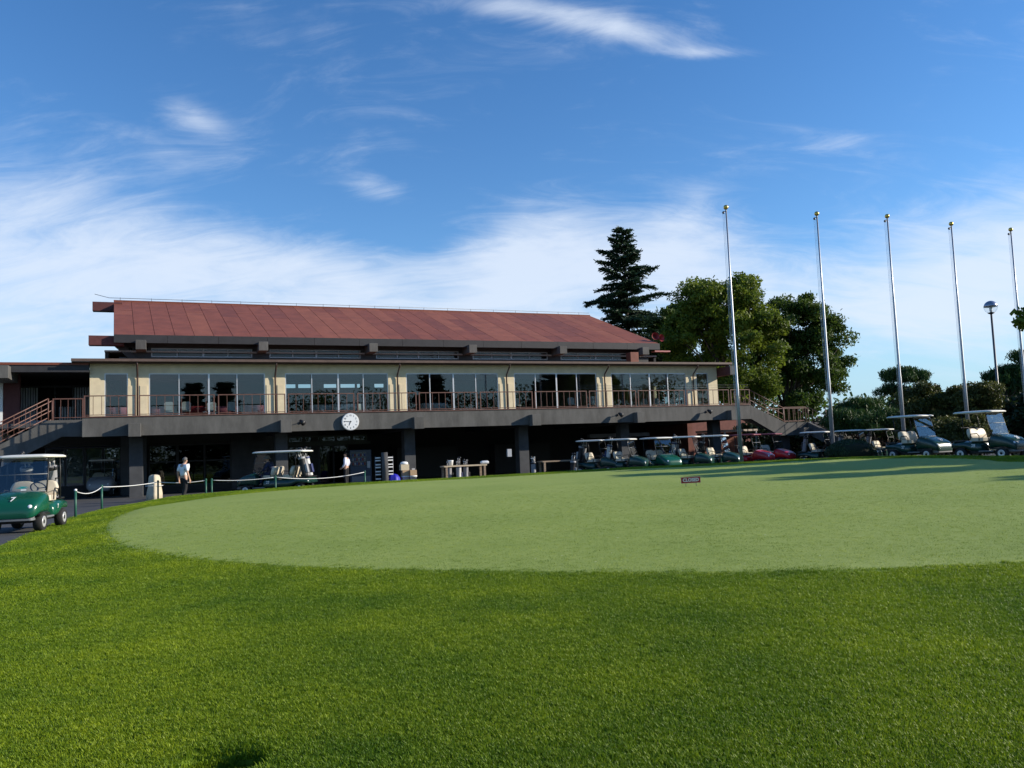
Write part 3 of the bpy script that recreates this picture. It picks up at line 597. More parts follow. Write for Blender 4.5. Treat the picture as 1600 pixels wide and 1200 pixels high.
# terrace railings
post_m = MB().box(-.025, .025, -.025, .025, 0, 1.0).mesh('post', RAIL); bal_m = MB().box(-.011, .011, -.011, .011, .1, .96).mesh('baluster', RAIL)
def railing(u0, u1, v=41.0, z=DT, parent=cl, n=None, off=V0, name='railing'):
    top = MB().box(u0 + .026, u1 - .026, v - .022, v + .022, z + .955, z + 1.0).box(u0 + .026, u1 - .026, v - .018, v + .018, z + .10, z + .13).build(name, RAIL, parent, off=(0, -off, 0))
    for u in (u0, u1): link('post', post_m, top, (u, v - off, z))
    n = n or max(2, int(round((u1 - u0) / .37)))
    for i in range(1, n): link('baluster', bal_m, top, (u0 + (u1 - u0) * i / n, v - off, z + .01))
    return top
railing(UL + .08, UK[0] + .02)
for k in range(5):
    railing(UK[k] + .2, UK[k] + 3.42); railing(UK[k] + 3.62, UK[k] + 6.68)
railing(UK[5] + .2, 33.5)
BB().tube([(UK[3] + 3, 41.02, DT + 1.28), (33.5, 41.02, DT + 1.28)], .006, 4).tube([(UK[3] + 3, 41.02, DT + 1.14), (33.5, 41.02, DT + 1.14)], .006, 4).put('terrace_wire', STEELD)

# ------------------------------------------------------------------ left wing and its stair
lw = empty('side_wing', (*uv2w(-8, 46), 0), ANG, 'low left wing with flat maroon eave, slatted screen and maroon wall beside the clubhouse', 'building')
class LB(MB):
    def put(s, name, m, bevel=0.0, parent=None): return s.build(name, m, parent or lw, off=(8, -46, 0), bevel=bevel)
LB().prism([(44.2, 6.56), (52, 7.3), (52, 7.15), (44.2, 6.44)], 'x', -34, UL - .03).put('roof', ROOF2)
LB().box(-34, UL - .004, 44.25, 44.594, 6.1, 6.435).put('eaves_board', FASC)
LB().box(fac(0, 575, 43.6)[0] - 1.5, fac(13, 575, 43.6)[0], 43.6, 46.5, 5.75, 6.35).put('eaves_beam', CONC, .015)
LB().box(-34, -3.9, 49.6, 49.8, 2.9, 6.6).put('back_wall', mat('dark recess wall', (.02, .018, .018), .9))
LB().box(-34, -3.6, 44.4, 49.6, 3.45, 3.66).put('landing_slab', CONCD)
LB().box(-34, -3.6, 44.4, 49.6, 6.2, 6.3).put('ceiling', IND)
a, b = fac(5, 620, 46.2)[0], fac(31, 620, 46.2)[0]
LB().box(a, b, 46.2, 46.5, 3.66, 6.2).put('wall', MAROON); LB().box(a - 8, a - .01, 46.15, 46.5, 2.0, 6.2).put('white_wall', WHITE)
slat = MB().box(-.036, .036, -.03, .03, 0, 1.0).mesh('slat', mat('grey slat', (.42, .43, .44), .7))
scr = LB().box(fac(31, 600, 48.6)[0], -3.62, 48.58, 48.66, 5.72, 5.84).put('slat_screen', FASC)
for px in list(range(34, 62, 4)) + list(range(118, 139, 4)) + list(range(94, 117, 4)):
    full = not (86 <= px <= 116); o = link('slat', slat, scr, (fac(px, 620, 48.6)[0] + 8, 2.55, 3.75)); o.scale = (1, 1, 1.97 if full else .95)
LB().tube([(fac(86, 620, 48.4)[0], 48.4, 3.66), (fac(86, 620, 48.4)[0], 48.4, 5.72)], .02, 6).tube([(fac(114, 620, 48.4)[0], 48.4, 3.66), (fac(114, 620, 48.4)[0], 48.4, 5.72)], .02, 6).put('screen_pole', ALUD)
LB().box(fac(31, 655, 47.5)[0], fac(74, 655, 47.5)[0], 47.4, 47.5, 2.9, 3.95).put('parapet', mat('pale parapet', (.5, .5, .52), .8))

def sloped_rail(name, P0, P1, h, parent, n, m=RAIL):      # rail along a flight: P0, P1 are foot points
    P0, P1 = Vector(P0), Vector(P1); up = Vector((0, 0, 1)); b = MB()
    for q in (h, h * .55, .12): b.tube([P0 + up * q, P1 + up * q], .022, 6)
    r = b.build(name, m, parent)
    for p in (P0, P1): MB().tube([p, p + up * h], .028, 6).build('post', m, r)
    bm_ = MB().tube([(0, 0, .12), (0, 0, h * .98)], .012, 5).mesh('baluster', m)
    for i in range(1, n):
        p = P0.lerp(P1, i / n); link('baluster', bm_, r, p)
    return r
sl = empty('left_staircase', (*uv2w(-6, 42.3), 0), ANG, 'dark concrete outdoor stair with brown railing going down from the left end of the terrace', 'stairs')
sl.name = 'staircase'
S0 = (6, -42.3)
def SB(): return MB()
us0, zs_0 = fac(76, 657, 42.3); us1 = us0 - 7.2; zs_1 = zs_0 - 7.2 * .55
so = dict(off=(6, -42.3, 0))
SB().prism([(UL - .02, DT - .02), (us0, zs_0), (us1, zs_1), (us1, zs_1 - .95), (us0 + .55, zs_0 - .75), (UL - .02, zs_0 - .78)], 'y', 42.2, 42.42).build('stringer', CONC, sl, **so)
SB().prism([(UL - .02, DT - .04), (us0, zs_0 - .04), (us1, zs_1 - .04), (us1, zs_1 - .4), (us0, zs_0 - .4), (UL - .02, zs_0 - .4)], 'y', 42.43, 43.8).build('flight_slab', CONCD, sl, **so)
for i in range(18):
    u = us0 - i * .4; z = zs_0 - i * .22; SB().box(u - .41, u - .004, 42.44, 43.8, z - .26, z - .03).build('tread', CONC, sl, **so)
sloped_rail('railing', (us0 - .02 + 6, 0, zs_0), (us1 + 6, 0, zs_1), 1.0, sl, 16)
sloped_rail('railing', (us0 - .02 + 6, 1.35, zs_0), (us1 + 6, 1.35, zs_1), 1.0, sl, 16)
railing(us0 + .18, UL - .1, 42.3, DT - .02, sl, 4, 0).location = (6, -42.3, 0)
# ------------------------------------------------------------------ right stair
sr = empty('staircase', (*uv2w(36, 40.9), 0), ANG, 'grey concrete stair with landing and turned lower flight at the right end of the terrace', 'stairs')
ro = dict(off=(-36, -40.9, 0))
LZ = 2.54
MB().prism([(33.46, DT), (36.1, LZ), (37.9, LZ), (37.72, 1.72), (35.6, 1.74), (33.46, DB)], 'y', 40.9, 41.2).build('stringer', CONC, sr, **ro)
MB().prism([(33.46, DT - .05), (36.1, LZ - .05), (36.1, LZ - .4), (33.46, DB + .2)], 'y', 41.21, 42.6).build('flight_slab', CONCD, sr, **ro)
for i in range(7): u = 33.47 + i * .375; MB().box(u, u + .37, 41.21, 42.6, DT - .17 * i - .2, DT - .166 * i - .02).build('tread', CONC, sr, **ro)
MB().box(36.1, 39.6, 41.21, 42.6, LZ - .3, LZ - .02).build('landing', CONCD, sr, **ro)
MB().box(37.15, 37.68, 40.45, 40.895, 1.63, 2.18).build('beam_end', CONC, sr, bevel=.012, **ro)
MB().box(36.2, 37.0, 41.6, 42.2, -.3, LZ - .3).build('column', CONCD, sr, **ro)
pz = lambda v, d=0: LZ - (41.1 - v) * .40 - d
MB().prism([(41.2, LZ), (40.9, LZ), (34.9, pz(34.9)), (34.9, pz(34.9, .7)), (40.9, LZ - .8), (41.2, LZ - .8)], 'x', 37.92, 38.12).build('stringer', CONC, sr, **ro)
MB().prism([(41.2, LZ), (40.9, LZ), (34.9, pz(34.9)), (34.9, pz(34.9, .7)), (40.9, LZ - .8), (41.2, LZ - .8)], 'x', 39.42, 39.6).build('stringer', CONC, sr, **ro)
for i in range(15): v = 40.9 - i * .4; MB().box(38.12, 39.42, v - .4, v - .004, pz(v - .2) - .25, pz(v - .2) - .05).build('tread', CONC, sr, **ro)
sloped_rail('railing', (33.5 - 36, .1, DT), (36.1 - 36, .1, LZ), .96, sr, 7)
railing(36.15, 37.9, 41.0, LZ, sr, 4, 0).location = (-36, -40.9, 0)
railing(36.15, 39.5, 42.5, LZ, sr, 8, 0).location = (-36, -40.9, 0)
sloped_rail('railing', (2.02, 0, LZ), (2.02, -6, pz(34.9)), .96, sr, 15)
sloped_rail('railing', (3.5, 0, LZ), (3.5, -6, pz(34.9)), .96, sr, 15)
sloped_rail('railing', (33.5 - 36, 1.6, DT), (36.1 - 36, 1.6, LZ), .96, sr, 7)

# ------------------------------------------------------------------ trees and shrubs
def quads(C, A, B):                # centres, half-axis vectors -> quad cloud
    n = len(C); V = np.stack([C - A - B, C + A - B * .55, C + A + B, C - A + B * .55], 1).reshape(-1, 3)
    return V, np.arange(4 * n).reshape(n, 4)
def unit(v): return v / np.maximum(np.linalg.norm(v, axis=-1, keepdims=True), 1e-9)
LEAF = {'bright': leafmat('bright broad leaves', (.05, .09, .009), (.20, .25, .026), .42), 'deep': leafmat('deep broad leaves', (.028, .060, .009), (.095, .145, .02), .35),
        'cedar': leafmat('cedar needles', (.012, .032, .016), (.038, .075, .032), .15), 'pine': leafmat('pine needles', (.018, .05, .012), (.06, .115, .022), .2),
        'olive': leafmat('olive leaves', (.035, .05, .012), (.12, .125, .028), .25), 'dark': leafmat('dark shrub leaves', (.010, .024, .007), (.032, .058, .015), .15)}
def crown_mesh(name, lobes, nclump, per, size, mkey, seed, clump_r=.9, aspect=.55, up=.3, flat=.65):
    g = np.random.default_rng(seed); lobes = np.array(lobes, float); vol = lobes[:, 3] * lobes[:, 4] * lobes[:, 5]
    pick = g.choice(len(lobes), nclump, p=vol ** .75 / (vol ** .75).sum()); L = lobes[pick]
    d = unit(g.normal(size=(nclump, 3))); d[:, 2] = np.where(d[:, 2] < -.5, -d[:, 2], d[:, 2]); r = g.uniform(.35, 1.0, nclump) ** .6
    cc = L[:, :3] + d * L[:, 3:6] * r[:, None]; cr_ = clump_r * g.uniform(.55, 1.3, nclump)
    k = np.repeat(np.arange(nclump), per); n = len(k)
    dd = unit(g.normal(size=(n, 3))) * (g.uniform(0, 1, n) ** .45)[:, None]; dd[:, 2] *= flat
    C = cc[k] + dd * cr_[k][:, None]
    C += unit(g.normal(size=(n, 3))) * (g.exponential(.10, n) * clump_r)[:, None]
    a = unit(g.normal(size=(n, 3)) + np.array([0, 0, up])); b = unit(np.cross(a, g.normal(size=(n, 3)))); s = size * g.uniform(.55, 1.25, n)
    V, Q = quads(C, a * (s * .5)[:, None], b * (s * aspect * .5)[:, None])
    ct = g.uniform(0, 1, nclump); tint = np.clip(ct[k] * .55 + g.uniform(0, .45, n), 0, 1)
    return fast_mesh(name, V, Q, LEAF[mkey], tint), cc
def broad_tree(name, base, lobes, nclump, per, size, mkey, seed, trunk_r, label, category='tree', group=None, clump_r=.9, aspect=.55, up=.3, limbs=16, flat=.65, fork=.3):
    g = random.Random(seed); t = empty(name, base, 0, label, category, group)
    me, cc = crown_mesh('crown', lobes, nclump, per, size, mkey, seed, clump_r, aspect, up, flat)
    H = max(l[2] for l in lobes); b = MB(); fz = H * fork
    b.tube([(0, 0, -.4), (.03, .02, fz * .5), (-.04, .05, fz), (0, 0, H * .8)], [trunk_r * 1.25, trunk_r, trunk_r * .8, trunk_r * .2], 8)
    idx = g.sample(range(len(cc)), min(limbs, len(cc)))
    for i in idx:
        e = Vector(cc[i]); s_ = Vector((0, 0, fz * g.uniform(.7, 1.4))); m_ = s_.lerp(e, .5) + Vector((g.uniform(-.3, .3), g.uniform(-.3, .3), g.uniform(-.1, .5)))
        r0 = trunk_r * g.uniform(.3, .5); b.tube([s_, s_.lerp(m_, .5) + Vector((0, 0, -.1)), m_, e], [r0, r0 * .75, r0 * .5, r0 * .15], 6)
    b.build('trunk', BARK, t); link('crown', me, t); return t
def cedar_mesh(H, R, seed, dens=1.0, low=.12):
    g = np.random.default_rng(seed); C, A, B, T = [], [], [], []; tb = MB(); nb_ = int(105 * dens)
    tb.tube([(0, 0, -.4), (0, 0, H * .5), (.05, 0, H * .99)], [H * .02, H * .012, .03], 8)
    for i in range(nb_):
        t = low + (1 - low) * ((i + g.uniform()) / nb_) ** .9; h = H * t; Lb = R * (1 - t) ** .72 * g.uniform(.45, 1.3) + .35; az = i * 2.399 + g.uniform(-.4, .4)
        d = np.array([math.cos(az), math.sin(az), 0]); rise = Lb * (.55 * t - .02 + g.uniform(-.16, .16)); dr = Lb * (.38 + .12 * g.uniform())
        f = lambda s: np.array([0, 0, h]) + d * Lb * s + np.array([0, 0, rise * s * 1.6 - dr * s * s])
        tb.tube([f(0), f(.35), f(.7), f(.97)], [.022 * Lb ** .7 + .015, .018 * Lb ** .6, .02, .008], 5)
        ns = int(7 + Lb * 7); side = np.array([-d[1], d[0], 0])
        for s in np.linspace(.1, 1.0, ns):
            p = f(s); wl = (.34 * Lb * (1 - s) ** .8 + .30) * g.uniform(.7, 1.2)
            for sg in (-1, 1, 0):
                dirn = unit((d * .75 + side * sg * 1.0 + np.array([0, 0, -.10 + g.uniform(-.15, .15)]))[None])[0] if sg else unit((d + np.array([0, 0, g.uniform(-.2, .35)]))[None])[0]
                l = wl if sg else .45; m = max(2, int(l / .17))
                for q in range(m):
                    c = p + dirn * l * (q + .5) / m + np.array([0, 0, -.10 * l * ((q + .5) / m) ** 2]) + g.normal(0, .03, 3)
                    ax = unit((dirn + g.normal(0, .35, 3) + np.array([0, 0, .08]))[None])[0]
                    C.append(c); A.append(ax * g.uniform(.18, .32)); B.append(unit(np.cross(ax, g.normal(0, 1, 3))[None])[0] * g.uniform(.04, .075)); T.append(g.uniform(0, 1) * .5 + .5 * s * g.uniform(.3, 1))
    V, Q = quads(np.array(C), np.array(A), np.array(B)); return tb.mesh('trunk', BARK), fast_mesh('crown', V, Q, LEAF['cedar'], T)
def cedar(base, meshes, label, rz=0, sc_=1.0, group=None):
    t = empty('cedar_tree', base, rz, label, 'tree', group); t.scale = (sc_,) * 3; link('trunk', meshes[0], t); link('crown', meshes[1], t); return t
def gxy(px, Y, py=690): p = at_Y(px, py, Y); return float(p[0]), float(p[1])
x, y = gxy(990, 84); cm1 = cedar_mesh(24.6, 7.0, 4, 1.45)
cedar((x, y, -.4), cm1, 'tall dark cedar with tiered drooping branches rising behind the clubhouse roof')
def Z(px, py, Y): return float(at_Y(px, py, Y)[2])
def lob(px, py, Y, rx, ry, rz, base, k=1.0):     # crown lobe from its centre in the photo, radii in photo pixels
    p = at_Y(px, py, Y); s_ = Y / FPX; return (p[0] - base[0], p[1] - base[1] + ry, p[2] - base[2], rx * s_, max(rx, rz) * s_ * .8, rz * s_)
b1 = (*gxy(1160, 77), 0)
broad_tree('zelkova_tree', b1, [lob(1125, 490, 77, 70, 0, 70, b1), lob(1090, 540, 77, 50, .5, 60, b1), lob(1160, 540, 77, 62, -1, 75, b1), lob(1150, 610, 77, 70, -1, 40, b1), lob(1085, 600, 78, 45, 0, 45, b1)],
           210, 380, .27, 'bright', 21, .42, 'broad leafy tree with yellow-green crown just right of the clubhouse, left of the second flagpole', clump_r=1.15, limbs=26)
b2 = (*gxy(1235, 80), 0)
broad_tree('zelkova_tree', b2, [lob(1240, 515, 80, 60, 0, 55, b2), lob(1275, 575, 80, 50, 0, 70, b2), lob(1215, 570, 80, 50, 1, 60, b2), lob(1300, 520, 80, 22, 0, 30, b2), lob(1250, 640, 79, 52, -1, 30, b2)],
           160, 380, .27, 'deep', 22, .42, 'darker leafy tree behind the second flagpole with ragged right side against the sky', clump_r=1.1, limbs=22)
b3 = (*gxy(1055, 88), 0)
broad_tree('background_tree', b3, [lob(1050, 560, 88, 55, 0, 50, b3), lob(1068, 505, 88, 32, 0, 45, b3), lob(1040, 525, 88, 28, 0, 35, b3), lob(1090, 600, 88, 60, 0, 40, b3), lob(1200, 620, 88, 70, 0, 36, b3)], 110, 240, .34, 'deep', 23, .3, 'dark leafy tree in the gap between the cedar and the broad tree', clump_r=1.2, limbs=18)
bp_ = (*gxy(1345, 50), 0)
broad_tree('pine_tree', bp_, [lob(1345, 640, 50, 38, 0, 18, bp_), lob(1330, 662, 49, 48, -.5, 22, bp_), lob(1385, 668, 49, 40, -.5, 24, bp_)], 75, 420, .34, 'pine', 24, .16, 'dense low pine with lit rounded top behind the parked carts', clump_r=.62, aspect=.13, up=1.3, flat=.45)
bp2 = (*gxy(1412, 56), 0)
broad_tree('pine_tree', bp2, [lob(1412, 588, 56, 30, 0, 10, bp2), lob(1392, 612, 56, 24, 0, 11, bp2), lob(1425, 628, 56, 30, 0, 18, bp2)], 40, 330, .38, 'pine', 25, .2, 'irregular layered pine against the sky behind the third flagpole', clump_r=.62, aspect=.13, up=1.3, flat=.4, limbs=20)
for i, (px, py, Y, rx, rz, lab) in enumerate(((1450, 645, 44, 48, 42, 'olive green shrub with dense small leaves right behind the open cart numbered 27'), (1520, 640, 43, 52, 46, 'large brownish olive shrub between the third and fourth carts from the right edge'), (1500, 680, 41, 70, 26, 'low dark olive hedge shrub filling the gap behind the two right-hand carts'))):
    bb = (*gxy(px, Y), .2); broad_tree('shrub', bb, [lob(px, py, Y, rx, 0, rz, bb), lob(px - rx * .4, py + 18, Y, rx * .6, -.4, rz * .7, bb)], 75, 330, .13, 'olive', 30 + i, .07, ['olive green shrub with dense small leaves rising behind the cart with the silvery windshield', 'large brownish olive shrub behind the rightmost cart, below the globe lamp', 'low dark olive shrub filling the gap between the two right-hand carts'][i], 'shrub', clump_r=.5, limbs=30, fork=.1)
bd = (*gxy(1575, 52), 0)
broad_tree('pine_tree', bd, [lob(1572, 590, 52, 26, 0, 20, bd), lob(1590, 560, 52, 14, 0, 12, bd), lob(1600, 600, 52, 30, 0, 30, bd), lob(1548, 600, 52, 14, 0, 8, bd)], 34, 260, .42, 'pine', 36, .16, 'dark young pine with upright shoots at the right edge below the globe lamp', clump_r=.6, aspect=.13, up=1.6, flat=.6, limbs=26)
be = (26.2, 34.2, .3)
broad_tree('roadside_tree', be, [(0, 0, 6.2, 3.0, 3.0, 2.4), (-3.4, -.3, 5.6, 1.3, .9, .9), (1, 1, 8, 2, 2, 1.6)], 70, 150, .26, 'bright', 37, .2, 'leafy tree whose branch tips reach in at the right edge beside the last flagpole', clump_r=.7, limbs=24)
# trimmed round bush
bx = (*gxy(1328, 35.5), 0); bz = float(pave_z(np.array(bx[0]), np.array(bx[1])))
g_ = np.random.default_rng(3); n_ = 9000; th = g_.uniform(0, 2 * PI, n_); ph = np.arccos(g_.uniform(0, 1, n_)); nd = np.stack([np.cos(th) * np.sin(ph), np.sin(th) * np.sin(ph), np.cos(ph)], 1)
Cb = nd * np.array([1.05, .9, .66]) * g_.uniform(.93, 1.03, (n_, 1)) + np.array([0, 0, .38]); aa = unit(g_.normal(size=(n_, 3))); ab_ = unit(np.cross(aa, nd)); Vb, Qb = quads(Cb, aa * .035, ab_ * .022)
tb_ = empty('round_bush', (bx[0], bx[1], bz), 0, 'clipped dark round bush at the foot of the second flagpole', 'bush')
link('foliage', fast_mesh('foliage', Vb, Qb, LEAF['dark'], g_.uniform(0, 1, n_)), tb_)
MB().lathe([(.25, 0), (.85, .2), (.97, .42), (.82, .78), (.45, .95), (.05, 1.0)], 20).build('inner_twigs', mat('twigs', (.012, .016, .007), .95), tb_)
# trees beyond the right edge and behind the camera: they throw the shadows on the green and mirror in the windows
cm2 = cedar_mesh(9.5, 2.6, 8, .8)
for (x, y, s_, lab) in ((27.5, 28.6, .95, 'cedar beyond the right edge shading the far side of the green'), (31.5, 26.3, 1.0, 'slender cedar beyond the right edge, second in its row'), (30.5, 23.2, .9, 'cedar beyond the right edge shading the middle of the green'), (30.5, 19.2, .75, 'small cedar beyond the right edge, nearest of its row'), (20, -38, 1.4, 'tall cedar behind the viewpoint mirrored in the left windows'), (26, -40, 1.45, 'second tall cedar behind the viewpoint mirrored in the windows'), (47, -14, 1.6, 'tall cedar far right of the lawn mirrored in the middle windows'), (58, 2, 1.7, 'tallest cedar far right of the lawn mirrored in the middle windows')):
    cedar((x, y, 0), cm2, lab, x, s_, 'trees standing outside the picture')
# the far belt of woods round the course, one mass at this distance
g_ = np.random.default_rng(77); nk = 1500; az_ = g_.uniform(0, 2 * PI, nk); Rw = g_.uniform(105, 135, nk); hz_ = g_.uniform(0, 1, nk) * np.where(np.cos(az_) > .55, 6.0, np.where((az_ > rad(84)) & (az_ < rad(146)), 17.0, 9.5))
kk = np.repeat(np.arange(nk), 90); nn_ = len(kk); Cw = np.stack([Rw * np.sin(az_), Rw * np.cos(az_), hz_ - .5], 1)[kk] + np.clip(g_.normal(0, 1, (nn_, 3)), -1.5, 1.5) * np.array([1.9, 1.9, 1.1])
Cw = Cw[Cw[:, 2] > -.6]; nn_ = len(Cw); aw = unit(g_.normal(size=(nn_, 3))); bw_ = unit(np.cross(aw, g_.normal(size=(nn_, 3)))); Vw, Qw = quads(Cw, aw * .33, bw_ * .2)
fw_ = bpy.data.objects.new('far_woods', fast_mesh('far_woods', Vw, Qw, LEAF['deep'], g_.uniform(0, 1, nn_))); col.objects.link(fw_); fw_['kind'] = 'stuff'; tag(fw_, 'far belt of green woods along the horizon', 'woods')
# dark undergrowth behind the cart bays
for i, (px, Y, rx, h_) in enumerate(((1245, 58, 60, 3.0), (1300, 56, 50, 2.6), (1400, 53, 60, 3.4), (1480, 52, 60, 3.6), (1560, 50, 60, 4.0), (1640, 48, 60, 4.2), (1185, 62, 50, 3.0))):
    bb = (*gxy(px, Y), -.1); r_ = rx * Y / FPX; broad_tree('undergrowth_bush', bb, [(0, 0, h_ * .45, r_, 1.2, h_ * .5), (r_ * .4, .3, h_ * .3, r_ * .8, 1.2, h_ * .35)], 60, 170, .26, 'dark', 60 + i, .08, 'dark bush in the undergrowth behind the carts, ' + ['below the broad tree', 'left of the low pine', 'behind the low pine and third flagpole', 'behind the olive shrubs', 'behind the rightmost cart', 'just beyond the right edge', 'behind the right stair'][i], 'bush', 'undergrowth behind the carts', clump_r=.6, limbs=12, fork=.1)

# ------------------------------------------------------------------ flagpoles and lamp
POLES = [(1134, 322, 1165, 36.0, 'nearest and tallest flagpole, standing in front of the right end of the terrace'), (1276, 332, 1306, 37.6, 'second flagpole from the left, standing behind the clipped round bush'), (1386, 336, 1413, 38.6, 'third flagpole from the left, rising behind the cart with the silvery windshield'), (1486, 348, 1509, 40.2, 'fourth flagpole from the left, rising behind the olive shrubs'), (1579, 357, 1600, 42.0, 'flagpole at the right edge of the picture beside the branch tips')]
for (xt, yt, xb, Y, lab) in POLES:
    x, y = float(at_Y(xt, yt, Y)[0]), Y; zt = Z(xt, yt, Y); zb = float(pave_z(np.array(x), np.array(y)))
    f = empty('flagpole', (x, y, zb), 0, lab, 'flagpole', 'row of bare metal flagpoles'); H = zt - zb
    MB().tube([(0, 0, -.2), (0, 0, H * .33), (0, 0, H * .335), (0, 0, H * .66), (0, 0, H * .665), (0, 0, H - .12)], [.078, .068, .060, .052, .046, .034], 12).build('pole', STEEL, f)
    MB().lathe([(.085, -.2), (.13, -.18), (.13, .06), (.09, .1)], 12).build('base_collar', STEELD, f)
    MB().lathe([(.02, -.10), (.07, -.085), (.105, -.03), (.11, .02), (.08, .085), (.02, .11)], 12, (0, 0, H - .06)).build('finial_ball', GOLD, f)
    MB().tube([(-.02, 0, H - .25), (-.13, -.02, H - .25)], .018, 6).lathe([(.02, -.02), (.06, -.015), (.06, .015), (.02, .02)], 10, (-.13, -.02, H - .3), 'y').build('pulley', STEELD, f)
    MB().tube([(-.10, -.02, H - .3), (-.12, -.03, H * .5), (-.10, -.02, 1.2)], .006, 4).tube([(-.16, -.02, H - .3), (-.17, -.03, H * .5), (-.11, -.02, 1.2)], .006, 4).build('halyard', ROPE, f)
    MB().box(-.13, -.07, -.03, .03, 1.1, 1.25).build('cleat', STEELD, f)
x, y = gxy(1557, 47); zt = Z(1547, 470, 47); x = float(at_Y(1547, 470, 47)[0]); r = .37
lp = empty('globe_lamp', (x, y, 0), 0, 'tall lamp post with half-silvered glass globe at the right', 'street lamp')
MB().tube([(0, 0, -.2), (0, 0, 2), (0, 0, zt - 2 * r)], [.10, .08, .055], 10).build('pole', STEELD, lp)
MB().lathe([(.05, -.06), (.17, 0), (.19, .04), (.1, .06)], 14, (0, 0, zt - 2 * r)).build('globe_collar', BLACK, lp)
MB().lathe([(r * math.cos(a), r * math.sin(a)) for a in np.linspace(.02, PI / 2 - .02, 8)], 20, (0, 0, zt - r)).build('silver_cap', mat('silvered dome', (.35, .36, .42), .3, .8), lp)
MB().lathe([(r * .99 * math.cos(a), r * .99 * math.sin(a)) for a in np.linspace(-PI / 2 + .3, 0, 8)], 20, (0, 0, zt - r)).build('glass_globe', glass('lamp glass', (.93, .95, .96), 1.0), lp)
MB().lathe([(.05, -.3), (.08, -.2), (.08, -.02), (.04, 0)], 10, (0, 0, zt - r)).build('bulb', WHITE, lp)

# ------------------------------------------------------------------ golf carts and bags
def rrect(x0, x1, hw, z, r=.12, n=4):
    P = []
    for (cx, cy, a0) in ((x1 - r, hw - r, 0), (x0 + r, hw - r, PI / 2), (x0 + r, -hw + r, PI), (x1 - r, -hw + r, 1.5 * PI)):
        for k in range(n + 1): t = a0 + PI / 2 * k / n; P.append((cx + r * math.cos(t), cy + r * math.sin(t), z))
    return P
def hood_ring(x, hw, z0, z1, n=14, p=3.2):
    P = [(x, -hw * .96, z0)]
    for k in range(n + 1):
        t = PI - PI * k / n; c, s_ = math.cos(t), math.sin(t)
        P.append((x, hw * math.copysign(abs(c) ** (2 / p), c), z0 + (z1 - z0) * (.18 + .82 * abs(s_) ** (2 / p))))
    P.append((x, hw * .96, z0)); return P
tyre_m = MB().lathe([(.13, -.085), (.20, -.10), (.228, -.075), (.232, 0), (.228, .075), (.20, .10), (.13, .085)], 20, axis='y').mesh('wheel', RUBBER)
rim_m = MB().lathe([(.02, -.088), (.10, -.088), (.13, -.098), (.135, -.09), (.135, .09), (.13, .098), (.10, .088), (.02, .088)], 16, axis='y').mesh('rim', ALU)
hub_m = MB().lathe([(.03, -.1), (.05, -.095), (.05, .095), (.03, .1)], 10, axis='y').mesh('hub', BLACK)
def seat_back(x, z):
    out = []
    for k in range(41):
        yv = -.55 + 1.1 * k / 40; e = abs(abs(yv) - .275) / .275; out.append((yv, z + .40 - .075 * e ** 2.6 - (.10 * max(0, (abs(yv) - .46) / .09) ** 2)))
    out += [(.55, z + .08), (.50, z), (-.50, z), (-.55, z + .08)]
    b = MB(); n = len(out); cy, cz = 0, z + .18
    rings = []
    for (dx, k) in ((-.075, .90), (-.06, .97), (-.02, 1.0), (.03, 1.0), (.06, .97), (.075, .90)):
        rings.append([(x + dx - (q[1] - z) * .22, cy + (q[0] - cy) * k, cz + (q[1] - cz) * k) for q in out])
    b.loft(rings); return b
